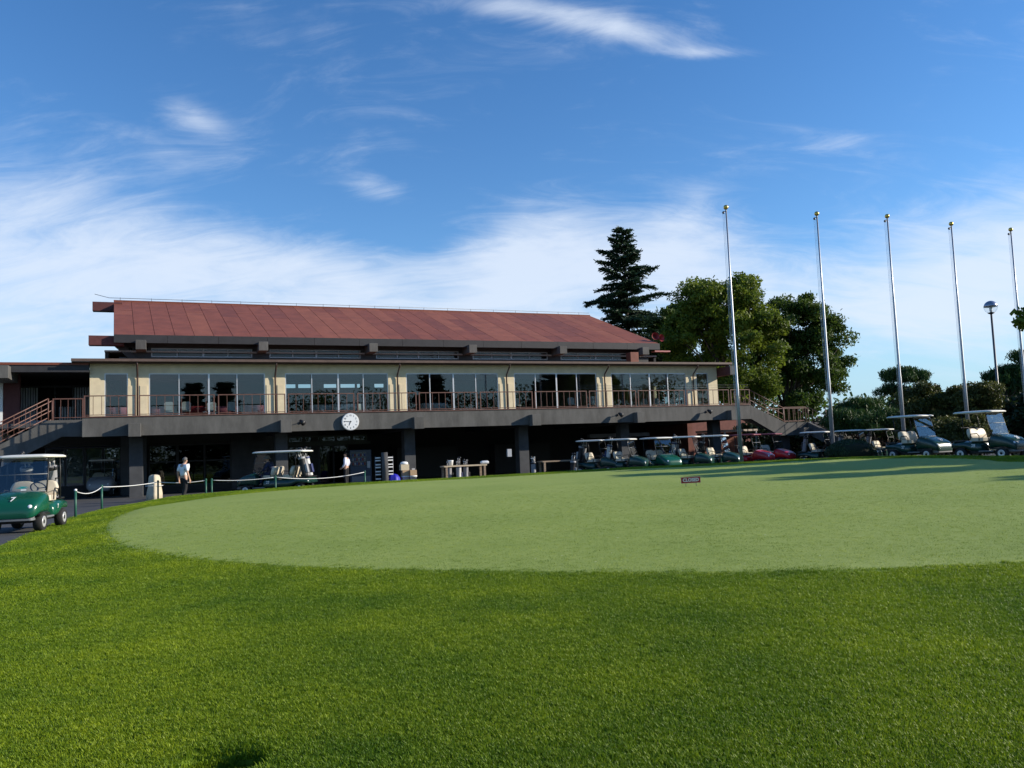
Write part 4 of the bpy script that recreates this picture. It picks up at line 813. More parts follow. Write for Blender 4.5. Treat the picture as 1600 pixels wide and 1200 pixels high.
def cart(paint, ext=0.0, windshield=True, num=None, roofm=CROOF, side_num=True):
    t = empty('golf_cart', (0, 0, 0))
    # nose
    st = [(.34, .56, .42, .86), (.45, .60, .45, .975), (.62, .61, .47, .945), (.84, .61, .47, .885), (1.02, .59, .46, .815), (1.15, .55, .40, .735), (1.225, .49, .36, .645), (1.26, .42, .35, .54), (1.265, .36, .36, .46)]
    body = MB().loft([hood_ring(*q, 18, 4.6) for q in st]).build('front_cowl', paint, t)
    MB().loft([[(x + (0 if abs(yy) < .3 else -.05), yy, zz) for (x, yy, zz) in rrect(1.02, 1.30, .47, z, .07)] for z in (.29, .30, .41, .425)]).build('bumper', GREYP, t)
    for s_ in (-1, 1):
        MB().lathe([(.02, -.03), (.06, -.02), (.065, .0), (.05, .03), (.01, .045)], 12, (1.195, s_ * .40, .60), 'x').build('headlight', LENS, t)
        MB().box(.40, 1.1, s_ * .575 - .02, s_ * .575 + .02, .385, .43).build('fender_lip', BLACK, t)
    xr0 = -1.15 - ext
    rear = [(xr0, .50, .46, .60), (xr0 + .06, .57, .47, .70), (xr0 + .55, .59, .48, .72), (xr0 + .85, .59, .34, .71), (-.06, .58, .32, .70), (.03, .55, .33, .66)]
    MB().loft([hood_ring(*q) for q in rear]).build('rear_body', paint, t)
    MB().box(-1.05 - ext, 1.0, -.36, .36, .22, .34).build('chassis', BLACK, t, bevel=.02)
    MB().box(-.06, .50, -.56, .56, .30, .345).build('floor_pan', GREYP, t, bevel=.012)
    for k in range(2 if ext > .3 else 1):
        dx = -k * ext
        if k: MB().loft([hood_ring(-.62 - .05 - .1, .55, .40, .70), hood_ring(-.06 - ext + .38, .55, .40, .70)]).build('seat_base', paint, t)
        MB().loft([[(xx + dx, yy, zz) for xx, yy, zz in rrect(-.40, .10, .52, z, .1)] for z in (.70, .71, .79, .82, .83)] ).build('seat', SEAT, t, bevel=0)
        seat_back(-.36 + dx, .80).build('seat_back', SEAT, t)
        for s_ in (-1, 1): MB().tube([(-.34 + dx, s_ * .55, .78), (-.30 + dx, s_ * .575, .98), (-.05 + dx, s_ * .575, 1.0), (.02 + dx, s_ * .57, .9), (.0 + dx, s_ * .56, .72)], .017, 6).build('arm_rail', BLACK, t)
    RX0, RX1 = -.98 - ext, .52
    rf = MB().loft([rrect(RX0 + .04, RX1 - .04, .54, 1.775, .14), rrect(RX0, RX1, .60, 1.785, .16), rrect(RX0, RX1, .60, 1.815, .16), rrect(RX0 + .05, RX1 - .05, .55, 1.845, .16), rrect(RX0 + .25, RX1 - .25, .38, 1.862, .16)])
    rf.build('roof', roofm, t)
    for s_ in (-1, 1):
        MB().tube([(.50, s_ * .545, .93), (.40, s_ * .545, 1.30), (.30, s_ * .53, 1.78)], .019, 6).build('strut', BLACK, t)
        MB().tube([(-.60 - ext, s_ * .53, .72), (-.60 - ext, s_ * .53, 1.5), (-.66 - ext, s_ * .50, 1.78)], .019, 6).build('strut', BLACK, t)
    if windshield:
        for (f0, f1) in ((0.03, .52), (.545, .97)):
            def wp(f, s_): return (.515 - .205 * f, s_ * .535, .945 + .80 * f)
            a, b, c, d = wp(f0, -1), wp(f0, 1), wp(f1, 1), wp(f1, -1); off = (.0055, 0, .0015)
            MB().add([a, b, c, d] + [tuple(q[i] + off[i] for i in range(3)) for q in (a, b, c, d)], [(3, 2, 1, 0), (4, 5, 6, 7), (0, 1, 5, 4), (1, 2, 6, 5), (2, 3, 7, 6), (3, 0, 4, 7)]).build('windshield', GLASSV, t)
        MB().tube([(.41, -.54, 1.371), (.41, .54, 1.371)], .013, 6).tube([(.515, -.54, .955), (.515, .54, .955)], .014, 6).tube([(.31, -.54, 1.74), (.31, .54, 1.74)], .013, 6).build('windshield_frame', GREYP, t)
    # steering
    Mx = Matrix.Translation((.20, .27, 1.03)) @ Matrix.Rotation(rad(-52), 4, 'Y')
    ring = [tuple(Mx @ Vector((.17 * math.cos(a), .17 * math.sin(a), 0))) for a in np.linspace(0, 2 * PI, 21)]
    sw = MB().tube(ring, .016, 6, cap=False)
    for a in (PI / 2, 7 * PI / 6, 11 * PI / 6): sw.tube([tuple(Mx @ Vector((0, 0, -.02))), tuple(Mx @ Vector((.165 * math.cos(a), .165 * math.sin(a), 0)))], .012, 5)
    swo = sw.build('steering_wheel', BLACK, t); MB().tube([tuple(Mx @ Vector((0, 0, 0))), (.50, .27, .72)], .022, 6).build('column', BLACK, swo)
    # bag rack
    MB().tube([(-.66 - ext, -.50, 1.22), (-.72 - ext, -.50, 1.24), (-.72 - ext, .50, 1.24), (-.66 - ext, .50, 1.22)], .016, 6).tube([(-.72 - ext, 0, 1.24), (-.72 - ext, 0, .70)], .016, 6).box(-1.14 - ext, -.68 - ext, -.48, .48, .70, .74).build('bag_rack', BLACK, t)
    for (x, s_) in ((.80, 1), (.80, -1), (-.76 - ext, 1), (-.76 - ext, -1)):
        w = link('wheel', tyre_m, t, (x, s_ * .50, .232)); link('rim', rim_m, w); link('hub', hub_m, w)
    if num:
        me = text_mesh(num, .21, WHITE, .002, .004); o = link('number', me, t, (1.085, -.02, .835)); nrm = Vector((.62, 0, .78)); zq = nrm.normalized()
        xq = Vector((0, 1, 0)); yq = zq.cross(xq); o.rotation_euler = Matrix((xq, yq, zq)).transposed().to_euler(); o.location = (1.10, .0, .80)
        if side_num:
            for s_ in (-1, 1):
                o = link('number', text_mesh(num, .15, WHITE, .002, .003), t, (-.22, s_ * .597, .54)); o.rotation_euler = (rad(90), 0, 0 if s_ < 0 else PI)
    return t
def place(t, px, Y, heading, label, group='golf carts parked round the green', py=710, z=None):
    x, y = gxy(px, Y, py); zz = float(pave_z(np.array(x), np.array(y))) if z is None else z
    t.location = (x, y, zz + .004); t.rotation_euler = (0, 0, rad(heading)); tag(t, label, 'golf cart', group); return t
def bag_meshes(c, c2, seed):
    g = random.Random(seed)
    b = MB().lathe([(.12, 0), (.13, .02), (.125, .35), (.13, .72), (.14, .74), (.14, .82), (.13, .84)], 14).mesh('golf_bag', c)
    pk = MB().box(.09, .20, -.09, .09, .12, .5).mesh('pocket', c2, bevel=.03)
    tr = MB().lathe([(.142, .735), (.15, .745), (.15, .815), (.142, .825)], 14).mesh('trim', c2)
    cl_ = []
    for k in range(6):
        a = k * 1.05; x, y = .07 * math.cos(a), .07 * math.sin(a); h = g.uniform(1.0, 1.2); q = MB().tube([(x, y, .7), (x * 1.3, y * 1.3, h)], .008, 5)
        if k < 3: q.lathe([(.01, -.04), (.045, -.03), (.055, .01), (.035, .05), (.01, .06)], 8, (x * 1.3, y * 1.3, h + .02))
        else: q.box(x * 1.3 - .012, x * 1.3 + .012, y * 1.3 - .01, y * 1.3 + .07, h - .03, h + .03)
        cl_.append(q.mesh('club', BLACK if k < 3 else ALU))
    return b, pk, tr, cl_
BAGM = [bag_meshes(mat('black bag', (.02, .02, .022), .5), mat('grey bag trim', (.3, .3, .31), .5), 1), bag_meshes(mat('white bag', (.6, .6, .58), .5), mat('navy bag trim', (.03, .04, .12), .5), 2), bag_meshes(mat('red bag', (.4, .02, .03), .5), mat('white bag', (.6, .6, .58), .5), 3), bag_meshes(mat('grey bag', (.28, .28, .29), .5), BLACK, 4)]
def bag(kind, M, label, group=None):
    b, pk, tr, cs = BAGM[kind]; o = bpy.data.objects.new('golf_bag', b); col.objects.link(o); o.matrix_world = M; tag(o, label, 'golf bag', group)
    link('pocket', pk, o); link('trim', tr, o)
    for c in cs: link('club', c, o)
    return o
def bag_on(cart_o, dx, dy, kind, label, ext=0.0):
    bpy.context.view_layer.update()
    M = cart_o.matrix_world @ Matrix.Translation((-.90 - ext + dx, dy, .742)) @ Matrix.Rotation(rad(12), 4, 'Y') @ Matrix.Rotation(PI, 4, 'Z')
    bag(kind, M, label, 'golf bags strapped to the carts')

c7 = place(cart(CGREEN, num='7'), 45, 20.4, -77, 'green golf cart numbered 7 with beige seat facing the camera at the far left', py=820)
# stickers on its windshield
def sticker(parent, y0, y1, f0, f1, m):
    wp = lambda f, y: (.515 - .205 * f + .009, y, .945 + .80 * f + .002)
    MB().add([wp(f0, y0), wp(f0, y1), wp(f1, y1), wp(f1, y0)], [(0, 1, 2, 3)]).build('sticker', m, parent)
sticker(c7, -.02, .10, .045, .085, WHITE); wpp = lambda f, y: (.515 - .205 * f + .009, y, .945 + .80 * f + .002)
MB().add([wpp(.12, -.16), wpp(.10, -.02), wpp(.125, .16), wpp(.15, .02)], [(0, 1, 2, 3)]).add([wpp(.155, -.12), wpp(.14, .02), wpp(.16, .15), wpp(.175, .0)], [(0, 1, 2, 3)]).build('emblem', TEAL, c7)
MB().box(.12, .26, -.12, .12, 1.64, 1.76).build('control_box', GREYP, c7, bevel=.015)
bag_on(c7, 0, -.3, 0, 'dark golf bag at the back of the green cart numbered 7'); bag_on(c7, 0, .28, 3, 'grey golf bag at the back of the green cart numbered 7')
place(cart(mat('cart pale grey paint', (.30, .31, .33), .3)), 161, 41.5, -72, 'pale golf cart standing in the shade under the left end of the terrace', py=740)
c23 = place(cart(CDARK, ext=.85, num='23'), 420, 35.2, 172, 'dark green two-row golf cart numbered 23 behind the rope, facing left', py=740)
bag_on(c23, 0, -.28, 1, 'white golf bag at the back of the cart numbered 23', .85); bag_on(c23, 0, .1, 3, 'grey golf bag at the back of the cart numbered 23', .85); bag_on(c23, -.05, .36, 0, 'black golf bag at the back of the cart numbered 23', .85)
NL = [(cart(CDARK), 932, 43.2, -24, 'dark golf cart at the left end of the row under the terrace', (0, 3)), (None, 977, 42.6, -28, 'second dark golf cart of the row under the terrace, holding a white bag', (1,)),
      (cart(CGREEN), 1030, 43.0, -62, 'green golf cart turned towards the camera in the middle of the row', ()), (None, 1078, 43.4, -26, 'dark golf cart loaded with bags, left of the nearest flagpole', (1, 3)), (None, 1122, 43.8, -30, 'dark golf cart just left of the nearest flagpole, behind a loaded cart', (0,))]
proto = NL[0][0]; SHORT = {932: 'the first cart of the row', 977: 'the second cart of the row', 1078: 'the fourth cart of the row', 1122: 'the cart beside the nearest flagpole'}
for (c, px, Y, hd, lab, bags) in NL:
    c = c or copy_tree(proto); place(c, px, Y, hd, lab)
    for i, k in enumerate(bags): bag_on(c, 0, -.25 + .5 * i, k, {0: 'black', 1: 'white', 3: 'grey'}[k] + ' golf bag on ' + SHORT[px])
red = place(cart(CRED, roofm=mat('maroon cart roof', (.20, .04, .045), .4)), 1172, 45.5, -38, 'red golf cart with maroon roof right behind the nearest flagpole')
r2 = place(copy_tree(red), 1206, 47.5, -42, 'red golf cart half hidden by the stair column right of the flagpole')
for (px, Y, hd, lab) in ((1282, 46.5, -34, 'dark golf cart under the foot of the right stair, left of the round bush'), (1338, 45.0, -38, 'dark golf cart directly behind the clipped round bush'), (1382, 46.0, -40, 'dark golf cart half hidden behind the cart with the silvery windshield')):
    c = place(copy_tree(proto), px, Y, hd, lab); bag_on(c, 0, 0, 3, 'grey golf bag on the dark cart ' + {1282: 'under the right stair', 1338: 'behind the round bush', 1382: 'behind the silvery windshield'}[px])
c27 = place(cart(CDARK, num='27'), 1434, 34.0, -62, 'dark green golf cart numbered 27 with silvery windshield, behind the right of the green')
c28 = place(cart(CDARK, num='28'), 1545, 31.2, -60, 'dark green golf cart numbered 28 at the far right behind the green')

# ------------------------------------------------------------------ people
def skin_mesh(name, m, pts, edges, radii, root=0, sub=2):
    me = bpy.data.meshes.new(name); bm = bmesh.new(); L = bm.verts.layers.skin.verify(); vs = []
    for i, (p, r_) in enumerate(zip(pts, radii)):
        v = bm.verts.new(p); r_ = r_ if isinstance(r_, tuple) else (r_, r_); v[L].radius = r_; v[L].use_root = (i == root); vs.append(v)
    for a, b in edges: bm.edges.new((vs[a], vs[b]))
    bm.to_mesh(me); bm.free(); o = bpy.data.objects.new(name, me); col.objects.link(o)
    sm = o.modifiers.new('s', 'SKIN'); sm.use_smooth_shade = True; su = o.modifiers.new('u', 'SUBSURF'); su.levels = sub; su.render_levels = sub
    bpy.context.view_layer.update(); out = bpy.data.meshes.new_from_object(o.evaluated_get(bpy.context.evaluated_depsgraph_get())); bpy.data.objects.remove(o)
    out.polygons.foreach_set('use_smooth', [True] * len(out.polygons)); out.materials.clear(); out.materials.append(m); return out
def person(loc, rz, label, J, shirt, trousers, hair, sleeve_full=False, cap=None):
    # J: joints in metres, facing +X, left = +Y
    t = empty('person', loc, rz, label, 'person')
    names = list(J); P = [J[k] for k in names]; ix = {k: i for i, k in enumerate(names)}
    Rr = dict(pel=(.13, .10), spine=(.12, .095), chest=(.15, .10), neck=.052, jaw=.068, skull=.09, crown=.075, shl=.06, ell=.042, wrl=.03, pal=(.035, .02), shr=.06, elr=.042, wrr=.03, par=(.035, .02), hil=.085, knl=.058, anl=.04, tol=.035, hir=.085, knr=.058, anr=.04, tor=.035)
    E = [('pel', 'spine'), ('spine', 'chest'), ('chest', 'neck'), ('neck', 'jaw'), ('jaw', 'skull'), ('skull', 'crown')]
    for s_ in 'lr': E += [('chest', 'sh' + s_), ('sh' + s_, 'el' + s_), ('el' + s_, 'wr' + s_), ('wr' + s_, 'pa' + s_), ('pel', 'hi' + s_), ('hi' + s_, 'kn' + s_), ('kn' + s_, 'an' + s_), ('an' + s_, 'to' + s_)]
    pts = [tuple(p) for p in P]; rad_ = [Rr[k] for k in names]; ed = [(ix[a], ix[b]) for a, b in E]
    for s_ in 'lr':                 # five fingers from each palm
        w = Vector(J['wr' + s_]); p = Vector(J['pa' + s_]); d = (p - w).normalized(); sd = Vector((1, 0, 0)); sd = (sd - d * sd.dot(d)).normalized(); inn = d.cross(sd) * (1 if s_ == 'l' else -1)
        for k, (o_, l) in enumerate(((-.026, .06), (-.009, .072), (.009, .078), (.027, .07))):
            b0 = len(pts); pts += [tuple(p + sd * o_ + d * .022), tuple(p + sd * o_ + d * (.022 + l * .55) + inn * .006), tuple(p + sd * o_ + d * (.022 + l) + inn * .02)]; rad_ += [.009, .0085, .007]; ed += [(ix['pa' + s_], b0), (b0, b0 + 1), (b0 + 1, b0 + 2)]
        b0 = len(pts); pts += [tuple(w.lerp(p, .6) + sd * .035), tuple(p + sd * .055 + d * .01)]; rad_ += [.011, .008]; ed += [(ix['pa' + s_], b0), (b0, b0 + 1)]
    link('body', skin_mesh('body', SKIN, pts, ed, rad_, ix['pel']), t)
    def sub(nm, m, keys, edges, rr_):
        link(nm, skin_mesh(nm, m, [tuple(k) if not isinstance(k, str) else tuple(J[k]) for k in keys], edges, rr_), t)
    lerp = lambda a, b, f: tuple(Vector(J[a]).lerp(Vector(J[b]), f))
    e_ = .93 if sleeve_full else .85; q = 'wr' if sleeve_full else 'el'
    down = lambda k, dz: (J[k][0], J[k][1], J[k][2] + dz)
    low = tuple(Vector(J['pel']).lerp(Vector(J['spine']), .12))
    ks = [low, 'spine', 'chest', lerp('chest', 'neck', .62), 'shl', lerp('shl', 'ell', e_), 'shr', lerp('shr', 'elr', e_)]; rr_ = [(.165, .125), (.16, .125), (.175, .13), .072, .085, .066, .085, .066]; ed2 = [(0, 1), (1, 2), (2, 3), (2, 4), (4, 5), (2, 6), (6, 7)]
    if sleeve_full:
        ks += [lerp('ell', 'wrl', .9), lerp('elr', 'wrr', .9)]; rr_ += [.045, .045]; ed2 += [(5, 8), (7, 9)]
    sub('shirt', shirt, ks, ed2, rr_)
    sub('trousers', trousers, [tuple(Vector(J['pel']).lerp(Vector(J['spine']), .2)), 'pel', 'hil', 'knl', down('anl', .03), 'hir', 'knr', down('anr', .03)], [(0, 1), (1, 2), (2, 3), (3, 4), (1, 5), (5, 6), (6, 7)], [(.15, .115), (.155, .125), .105, .08, .068, .105, .08, .068])
    for s_ in 'lr':
        a, b = J['an' + s_], J['to' + s_]; link('shoe', skin_mesh('shoe', BLACK, [(a[0] - .05, a[1], b[2] + .005), (a[0] + .05, a[1], b[2] + .01), (b[0] + .03, b[1], b[2])], [(0, 1), (1, 2)], [.045, .05, .04]), t)
    c = Vector(J['skull']); f = Vector(J['face']) if 'face' in J else Vector((1, 0, 0))
    hm = MB(); rings = []
    for k in range(7):
        a = -0.25 + 1.75 * k / 6; rings.append([(c.x + (.102 * math.cos(a)) * math.cos(b) - .018 + (.02 if a > .5 else 0), c.y + .088 * math.cos(a) * math.sin(b), c.z + .025 + .105 * math.sin(a) + (.035 * max(0, math.cos(b)) if k < 2 else 0)) for b in np.linspace(0, 2 * PI, 16, endpoint=False)])
    hm.loft(rings).build('hair', hair, t)
    if cap: MB().lathe([(.17, -.012), (.175, 0), (.11, .03), (.108, .10), (.07, .13), (.01, .135)], 16, (c.x, c.y, c.z + .03)).build('hat', cap, t)
    fx = c.x + .085
    MB().lathe([(.006, 0), (.016, .012), (.018, .03), (.006, .05)], 8, (fx + .008, c.y, c.z - .045)).build('nose', SKIN, t)
    for s_ in (-1, 1):
        MB().lathe([(.004, -.004), (.011, -.002), (.011, .002), (.004, .004)], 8, (fx - .006, c.y + s_ * .034, c.z - .002), 'x').build('eye', BLACK, t)
        MB().lathe([(.006, -.006), (.022, -.004), (.026, .004), (.008, .008)], 8, (c.x - .005, c.y + s_ * .092, c.z - .012), 'y').build('ear', SKIN, t)
    MB().box(fx - .008, fx + .003, c.y - .024, c.y + .024, c.z - .072, c.z - .062).build('mouth', mat('lips', (.3, .1, .09), .5), t)
    return t
def stand(**kw):
    J = dict(pel=(0, 0, .95), spine=(.01, 0, 1.12), chest=(.0, 0, 1.33), neck=(.02, 0, 1.47), jaw=(.045, 0, 1.54), skull=(.04, 0, 1.61), crown=(.03, 0, 1.66),
             shl=(-.01, .19, 1.40), ell=(-.05, .27, 1.13), wrl=(.02, .30, .88), pal=(.04, .30, .81), shr=(-.01, -.19, 1.40), elr=(-.05, -.27, 1.13), wrr=(.02, -.30, .88), par=(.04, -.30, .81),
             hil=(0, .10, .90), knl=(.03, .11, .49), anl=(-.02, .11, .09), tol=(.13, .13, .045), hir=(0, -.10, .90), knr=(.02, -.11, .49), anr=(.02, -.11, .09), tor=(.17, -.13, .045)); J.update(kw); return J
x, y = gxy(287, 31.6, 745)
person((x, y, .0), rad(62), 'man in white short-sleeved shirt and black trousers walking behind the rope, seen from behind', stand(skull=(.055, -.02, 1.605), jaw=(.065, -.02, 1.54), crown=(.045, -.01, 1.66), hil=(0, .10, .90), knl=(.10, .11, .50), anl=(.10, .11, .10), tol=(.25, .13, .05), knr=(-.02, -.11, .49), anr=(-.16, -.11, .11), tor=(-.02, -.13, .045)), SHIRT, TROU, HAIRG)
x, y = gxy(541, 41.8, 730)
person((x, y, .0), rad(168), 'man in loose white shirt and dark trousers standing at the vending machine, facing left', stand(wrl=(.12, .24, .93), pal=(.18, .23, .90), wrr=(.10, -.24, .93), par=(.16, -.23, .89)), mat('pale lilac cotton', (.62, .63, .76), .8, bump=.3, bscale=14), TROU, HAIRB, True)
# seated caddie in the cart numbered 23
bpy.context.view_layer.update()
Mp = c23.matrix_world
p_ = Mp @ Vector((-.12, .05, .0))
person((p_.x, p_.y, p_.z + .0), c23.rotation_euler.z, 'person in navy jacket and hat sitting bent forward in the front seat of cart 23', dict(pel=(-.12, 0, .92), spine=(-.08, 0, 1.08), chest=(.05, 0, 1.27), neck=(.12, 0, 1.39), jaw=(.17, 0, 1.45), skull=(.165, 0, 1.52), crown=(.155, 0, 1.57), shl=(.04, .19, 1.34), ell=(.16, .25, 1.10), wrl=(.32, .18, 1.03), pal=(.39, .16, 1.02), shr=(.04, -.19, 1.34), elr=(.14, -.25, 1.10), wrr=(.32, -.20, .98), par=(.39, -.19, .97), hil=(-.06, .10, .92), knl=(.34, .13, .86), anl=(.40, .13, .44), tol=(.54, .14, .39), hir=(-.06, -.10, .92), knr=(.34, -.13, .86), anr=(.38, -.13, .44), tor=(.52, -.14, .39)), NAVY, NAVY, HAIRB, True, cap=mat('grey felt', (.16, .16, .17), .8))

# ------------------------------------------------------------------ things on the terrace edge
uc, zc_ = fac(547.5, 659, 40.75); wc = uv2w(uc, 40.78)
ck = empty('wall_clock', (*wc, zc_), ANG, 'round white wall clock reading about quarter to seven on the terrace edge', 'clock')
MB().lathe([(.40, .10), (.43, .09), (.44, .02), (.44, -.02), (.42, -.05), (.40, -.05)], 32, axis='y', smooth=False).build('case', mat('grey white rim', (.62, .63, .63), .4), ck)
MB().lathe([(.02, -.056), (.395, -.056), (.395, -.051), (.02, -.051)], 32, axis='y', smooth=False).build('face', mat('clock face', (.82, .83, .82), .4), ck)
for h in range(1, 13):
    a = PI / 2 - h * PI / 6; o = link('numeral', text_mesh(str(h), .115, BLACK, .001, .002), ck, (.315 * math.cos(a), -.059, .315 * math.sin(a))); o.rotation_euler = (rad(90), 0, 0)
for (mins, ln, wd) in ((6.77 / 12, .20, .022), (46 / 60, .30, .015)):
    a = PI / 2 - mins * 2 * PI; d = Vector((math.cos(a), 0, math.sin(a))); nn = Vector((-d.z, 0, d.x)) * wd; y_ = Vector((0, -.064, 0)) if ln < .25 else Vector((0, -.070, 0))
    MB().add([tuple(-d * .05 - nn + y_), tuple(-d * .05 + nn + y_), tuple(d * ln + nn * .6 + y_), tuple(d * ln - nn * .6 + y_)], [(0, 1, 2, 3)]).build('hand', BLACK, ck)
def spot(px, py, label):
    u, z = fac(px, py, 40.6); s_ = empty('floodlight', (*uv2w(u, 40.88), z), ANG, label, 'floodlight')
    MB().lathe([(.03, -.03), (.07, -.02), (.07, .02)], 10, axis='y').tube([(0, 0, 0), (0, -.12, .05), (.02, -.22, .06)], .018, 6).build('bracket', BLACK, s_)
    MB().tube([(-.05, -.2, .10), (.02, -.28, .02), (.09, -.38, -.06)], [.06, .10, .13], 12).build('lamp_head', BLACK, s_)
spot(471, 660, 'small black floodlight on the terrace edge left of the clock'); spot(969, 648, 'small black floodlight on the terrace edge above the row of carts'); spot(1108, 643, 'small black floodlight on the terrace edge near the nearest flagpole')
hs_u = fac(1028, 520, 51)[0]; hs = empty('horn_loudspeaker', (*uv2w(hs_u, 51.2), ZR1 - .1), ANG, 'pair of maroon horn loudspeakers at the right end of the upper roof', 'loudspeaker')
MB().tube([(0, 0, -.3), (0, 0, .75)], .03, 6).build('mast', MAROON, hs)
for (dx, dz, a) in ((-.2, .75, -1), (.22, .62, 1)):
    MB().tube([(dx - a * .05, .25, dz), (dx, .05, dz), (dx + a * .03, -.12, dz), (dx + a * .06, -.25, dz)], [.07, .08, .17, .28], 14, cap=False).build('horn', mat('maroon horn', (.22, .03, .035), .5), hs)
MB().box(-.35, 1.0, -.2, .3, -.42, -.33).build('bracket', mat('pink primer', (.5, .2, .18), .6), hs)
# dining furniture seen through the windows
def chair_m():
    b = MB(); b.loft([[(x * k, y * k, z) for x, y in ((-.2, -.2), (.2, -.2), (.2, .2), (-.2, .2))] for z, k in ((.43, .95), (.44, 1), (.48, 1), (.49, .93))])
    back = MB(); out = [(-.21, .50), (.21, .50), (.23, .85), (.15, .93), (-.15, .93), (-.23, .85)]; back.prism(out, 'y', .18, .24)
    leg = [MB().tube([(sx * .17, sy * .17, 0), (sx * .16, sy * .16, .44)], .015, 6).mesh('leg', ALUD) for sx in (-1, 1) for sy in (-1, 1)]
    W_ = mat('cream chair vinyl', (.62, .60, .55), .6); return b.mesh('seat', W_), back.mesh('backrest', W_), leg
CH = chair_m()
TBL = None
def chair(u, v, rz, label):
    c = empty('dining_chair', (*uv2w(u, v), DT + .02), ANG + rz, label, 'chair', 'chairs in the upstairs dining room'); link('seat', CH[0], c); link('backrest', CH[1], c)
    for l in CH[2]: link('leg', l, c)
def table(u, v, m, label, w=1.5):
    c = empty('dining_table', (*uv2w(u, v), DT + .02), ANG, label, 'table', 'tables in the upstairs dining room')
    MB().box(-w / 2, w / 2, -.45, .45, .68, .72).build('table_top', WOOD, c)
    MB().loft([[(x * k, y * k, z) for x, y in ((-w / 2 - .02, -.47), (w / 2 + .02, -.47), (w / 2 + .02, .47), (-w / 2 - .02, .47))] for z, k in ((.34, 1.02), (.70, 1.0), (.735, .99), (.74, .96))]).build('cloth', m, c)
    for sx in (-1, 1):
        for sy in (-1, 1): MB().tube([(sx * (w / 2 - .1), sy * .36, 0), (sx * (w / 2 - .1), sy * .36, .68)], .025, 6).build('leg', ALUD, c)
WCL = mat('white table cloth', (.6, .6, .58), .8)
for i, (px, m, lab) in enumerate(((180, PINK, 'leftmost single window'), (245, PINK, 'left end of the second window group'), (305, mat('red table cloth', (.35, .03, .035), .8), 'second window group between the chairs'), (350, PINK, 'second window group, right of the red table'), (405, PINK, 'right end of the second window group'), (505, WCL, 'left half of the third window group'), (540, WCL, 'middle of the third window group'), (680, WCL, 'left end of the fourth window group'))):
    table(fac(px, 640, 46.3)[0], 46.3 + .3 * (i % 2), m, ('pink' if m is PINK else 'white' if m is WCL else 'red') + '-clothed dining table behind the ' + lab)
for px, v, lab in ((264, 45.3, 'left of the red table'), (291, 45.3, 'in front of the red table'), (331, 45.35, 'right of the red table'), (362, 45.5, 'before the pink table right of the red one'), (775, 45.4, 'in the fourth window group'), (808, 45.4, 'in the fifth window group'), (895, 45.4, 'in the right half of the fifth window group'), (925, 45.4, 'at the right end of the fifth window group'), (1010, 47.5, 'in the lounge, left of its middle'), (1030, 47.2, 'in the middle of the lounge')):
    chair(fac(px, 640, v)[0], v, PI if px in (264, 291, 775, 925) else 0, 'cream dining chair behind the glass, ' + lab)

# ------------------------------------------------------------------ rope barrier, sign, things under the terrace
def gz(x, y): return max(float(lawn_z(np.array([x]), np.array([y]))[0]), float(pave_z(np.array(x), np.array(y))))
rp = [(118, 24.6, 'leftmost green rope post, beside the cart numbered 7'), (159, 28.7, 'second green rope post from the left at the lawn edge'), (247, 31.6, 'green rope post in front of the beige tarpaulin'), (322, 32.2, 'left one of the close pair of rope posts right of the walking man'), (331, 32.3, 'right one of the close pair of rope posts right of the walking man'), (431, 33.2, 'green rope post in front of the cart numbered 23'), (571, 36.5, 'rope post in front of the vending machine')]
tops = []
for (px, Y, lab) in rp:
    x, y = gxy(px, Y, 780); z = gz(x, y); o = empty('rope_post', (x, y, z), 0, lab, 'post', 'green rope barrier posts')
    MB().tube([(0, 0, -.1), (0, 0, .80)], .035, 10).build('shaft', GPOST, o); MB().lathe([(.038, .79), (.042, .80), (.042, .83), (.02, .85)], 10).build('cap', WHITE if px == 118 else GPOST, o)
    MB().tube([(.03, 0, .76), (.06, 0, .77), (.03, 0, .79)], .006, 5).build('hook', STEELD, o); tops.append(Vector((x, y, z + .78)))
for i, (a, b, sag) in enumerate(((0, 1, .14), (1, 2, .05), (2, 3, .06), (4, 5, .06), (5, 6, .16))):
    A_, B_ = tops[a], tops[b]; P = [A_.lerp(B_, f) - Vector((0, 0, 4 * sag * f * (1 - f))) for f in np.linspace(0, 1, 13)]
    tag(MB().tube(P, .013, 6).build('barrier_rope', ROPE), ['white rope sagging between the two leftmost posts', 'white rope from the second post to the one before the tarpaulin', 'white rope passing in front of the walking man', 'white rope in front of the bow of cart 23', 'white rope rising from cart 23 to the vending machine'][i], 'rope')
p = cast(1080, 760.5); sg = empty('closed_sign', tuple(p), 0, 'small red board reading CLOSED on two thin legs standing on the green', 'sign')
sy = p[1] / FPX; w_, h0, h1 = 14.5 * sy, 6.2 * sy, 14.4 * sy
MB().box(-w_, w_, -.008, .008, h0, h1).build('board', REDS, sg)
f_ = MB(); e_ = .012
f_.box(-w_ - e_, w_ + e_, -.010, .010, h1, h1 + e_).box(-w_ - e_, w_ + e_, -.010, .010, h0 - e_, h0).box(-w_ - e_, -w_, -.0105, .0105, h0, h1).box(w_, w_ + e_, -.0105, .0105, h0, h1); f_.build('border', mat('pale red border', (.55, .25, .22), .5), sg)
tm = text_mesh('CLOSED', .168, WHITE, .002, .006); o = link('lettering', tm, sg, (0, -.0125, (h0 + h1) / 2)); o.rotation_euler = (rad(90), 0, 0)
xs_ = [v.co.x for v in tm.vertices]; o.scale = (2 * w_ * .86 / (max(xs_) - min(xs_)), (h1 - h0) * .66 / (max(v.co.y for v in tm.vertices) - min(v.co.y for v in tm.vertices)), 1)
for s_ in (-.55, .55): MB().tube([(s_ * w_, 0, -.05), (s_ * w_, 0, h0)], .007, 5).build('leg', STEELD, sg)
sg.rotation_euler = (0, rad(-1.0), 0)
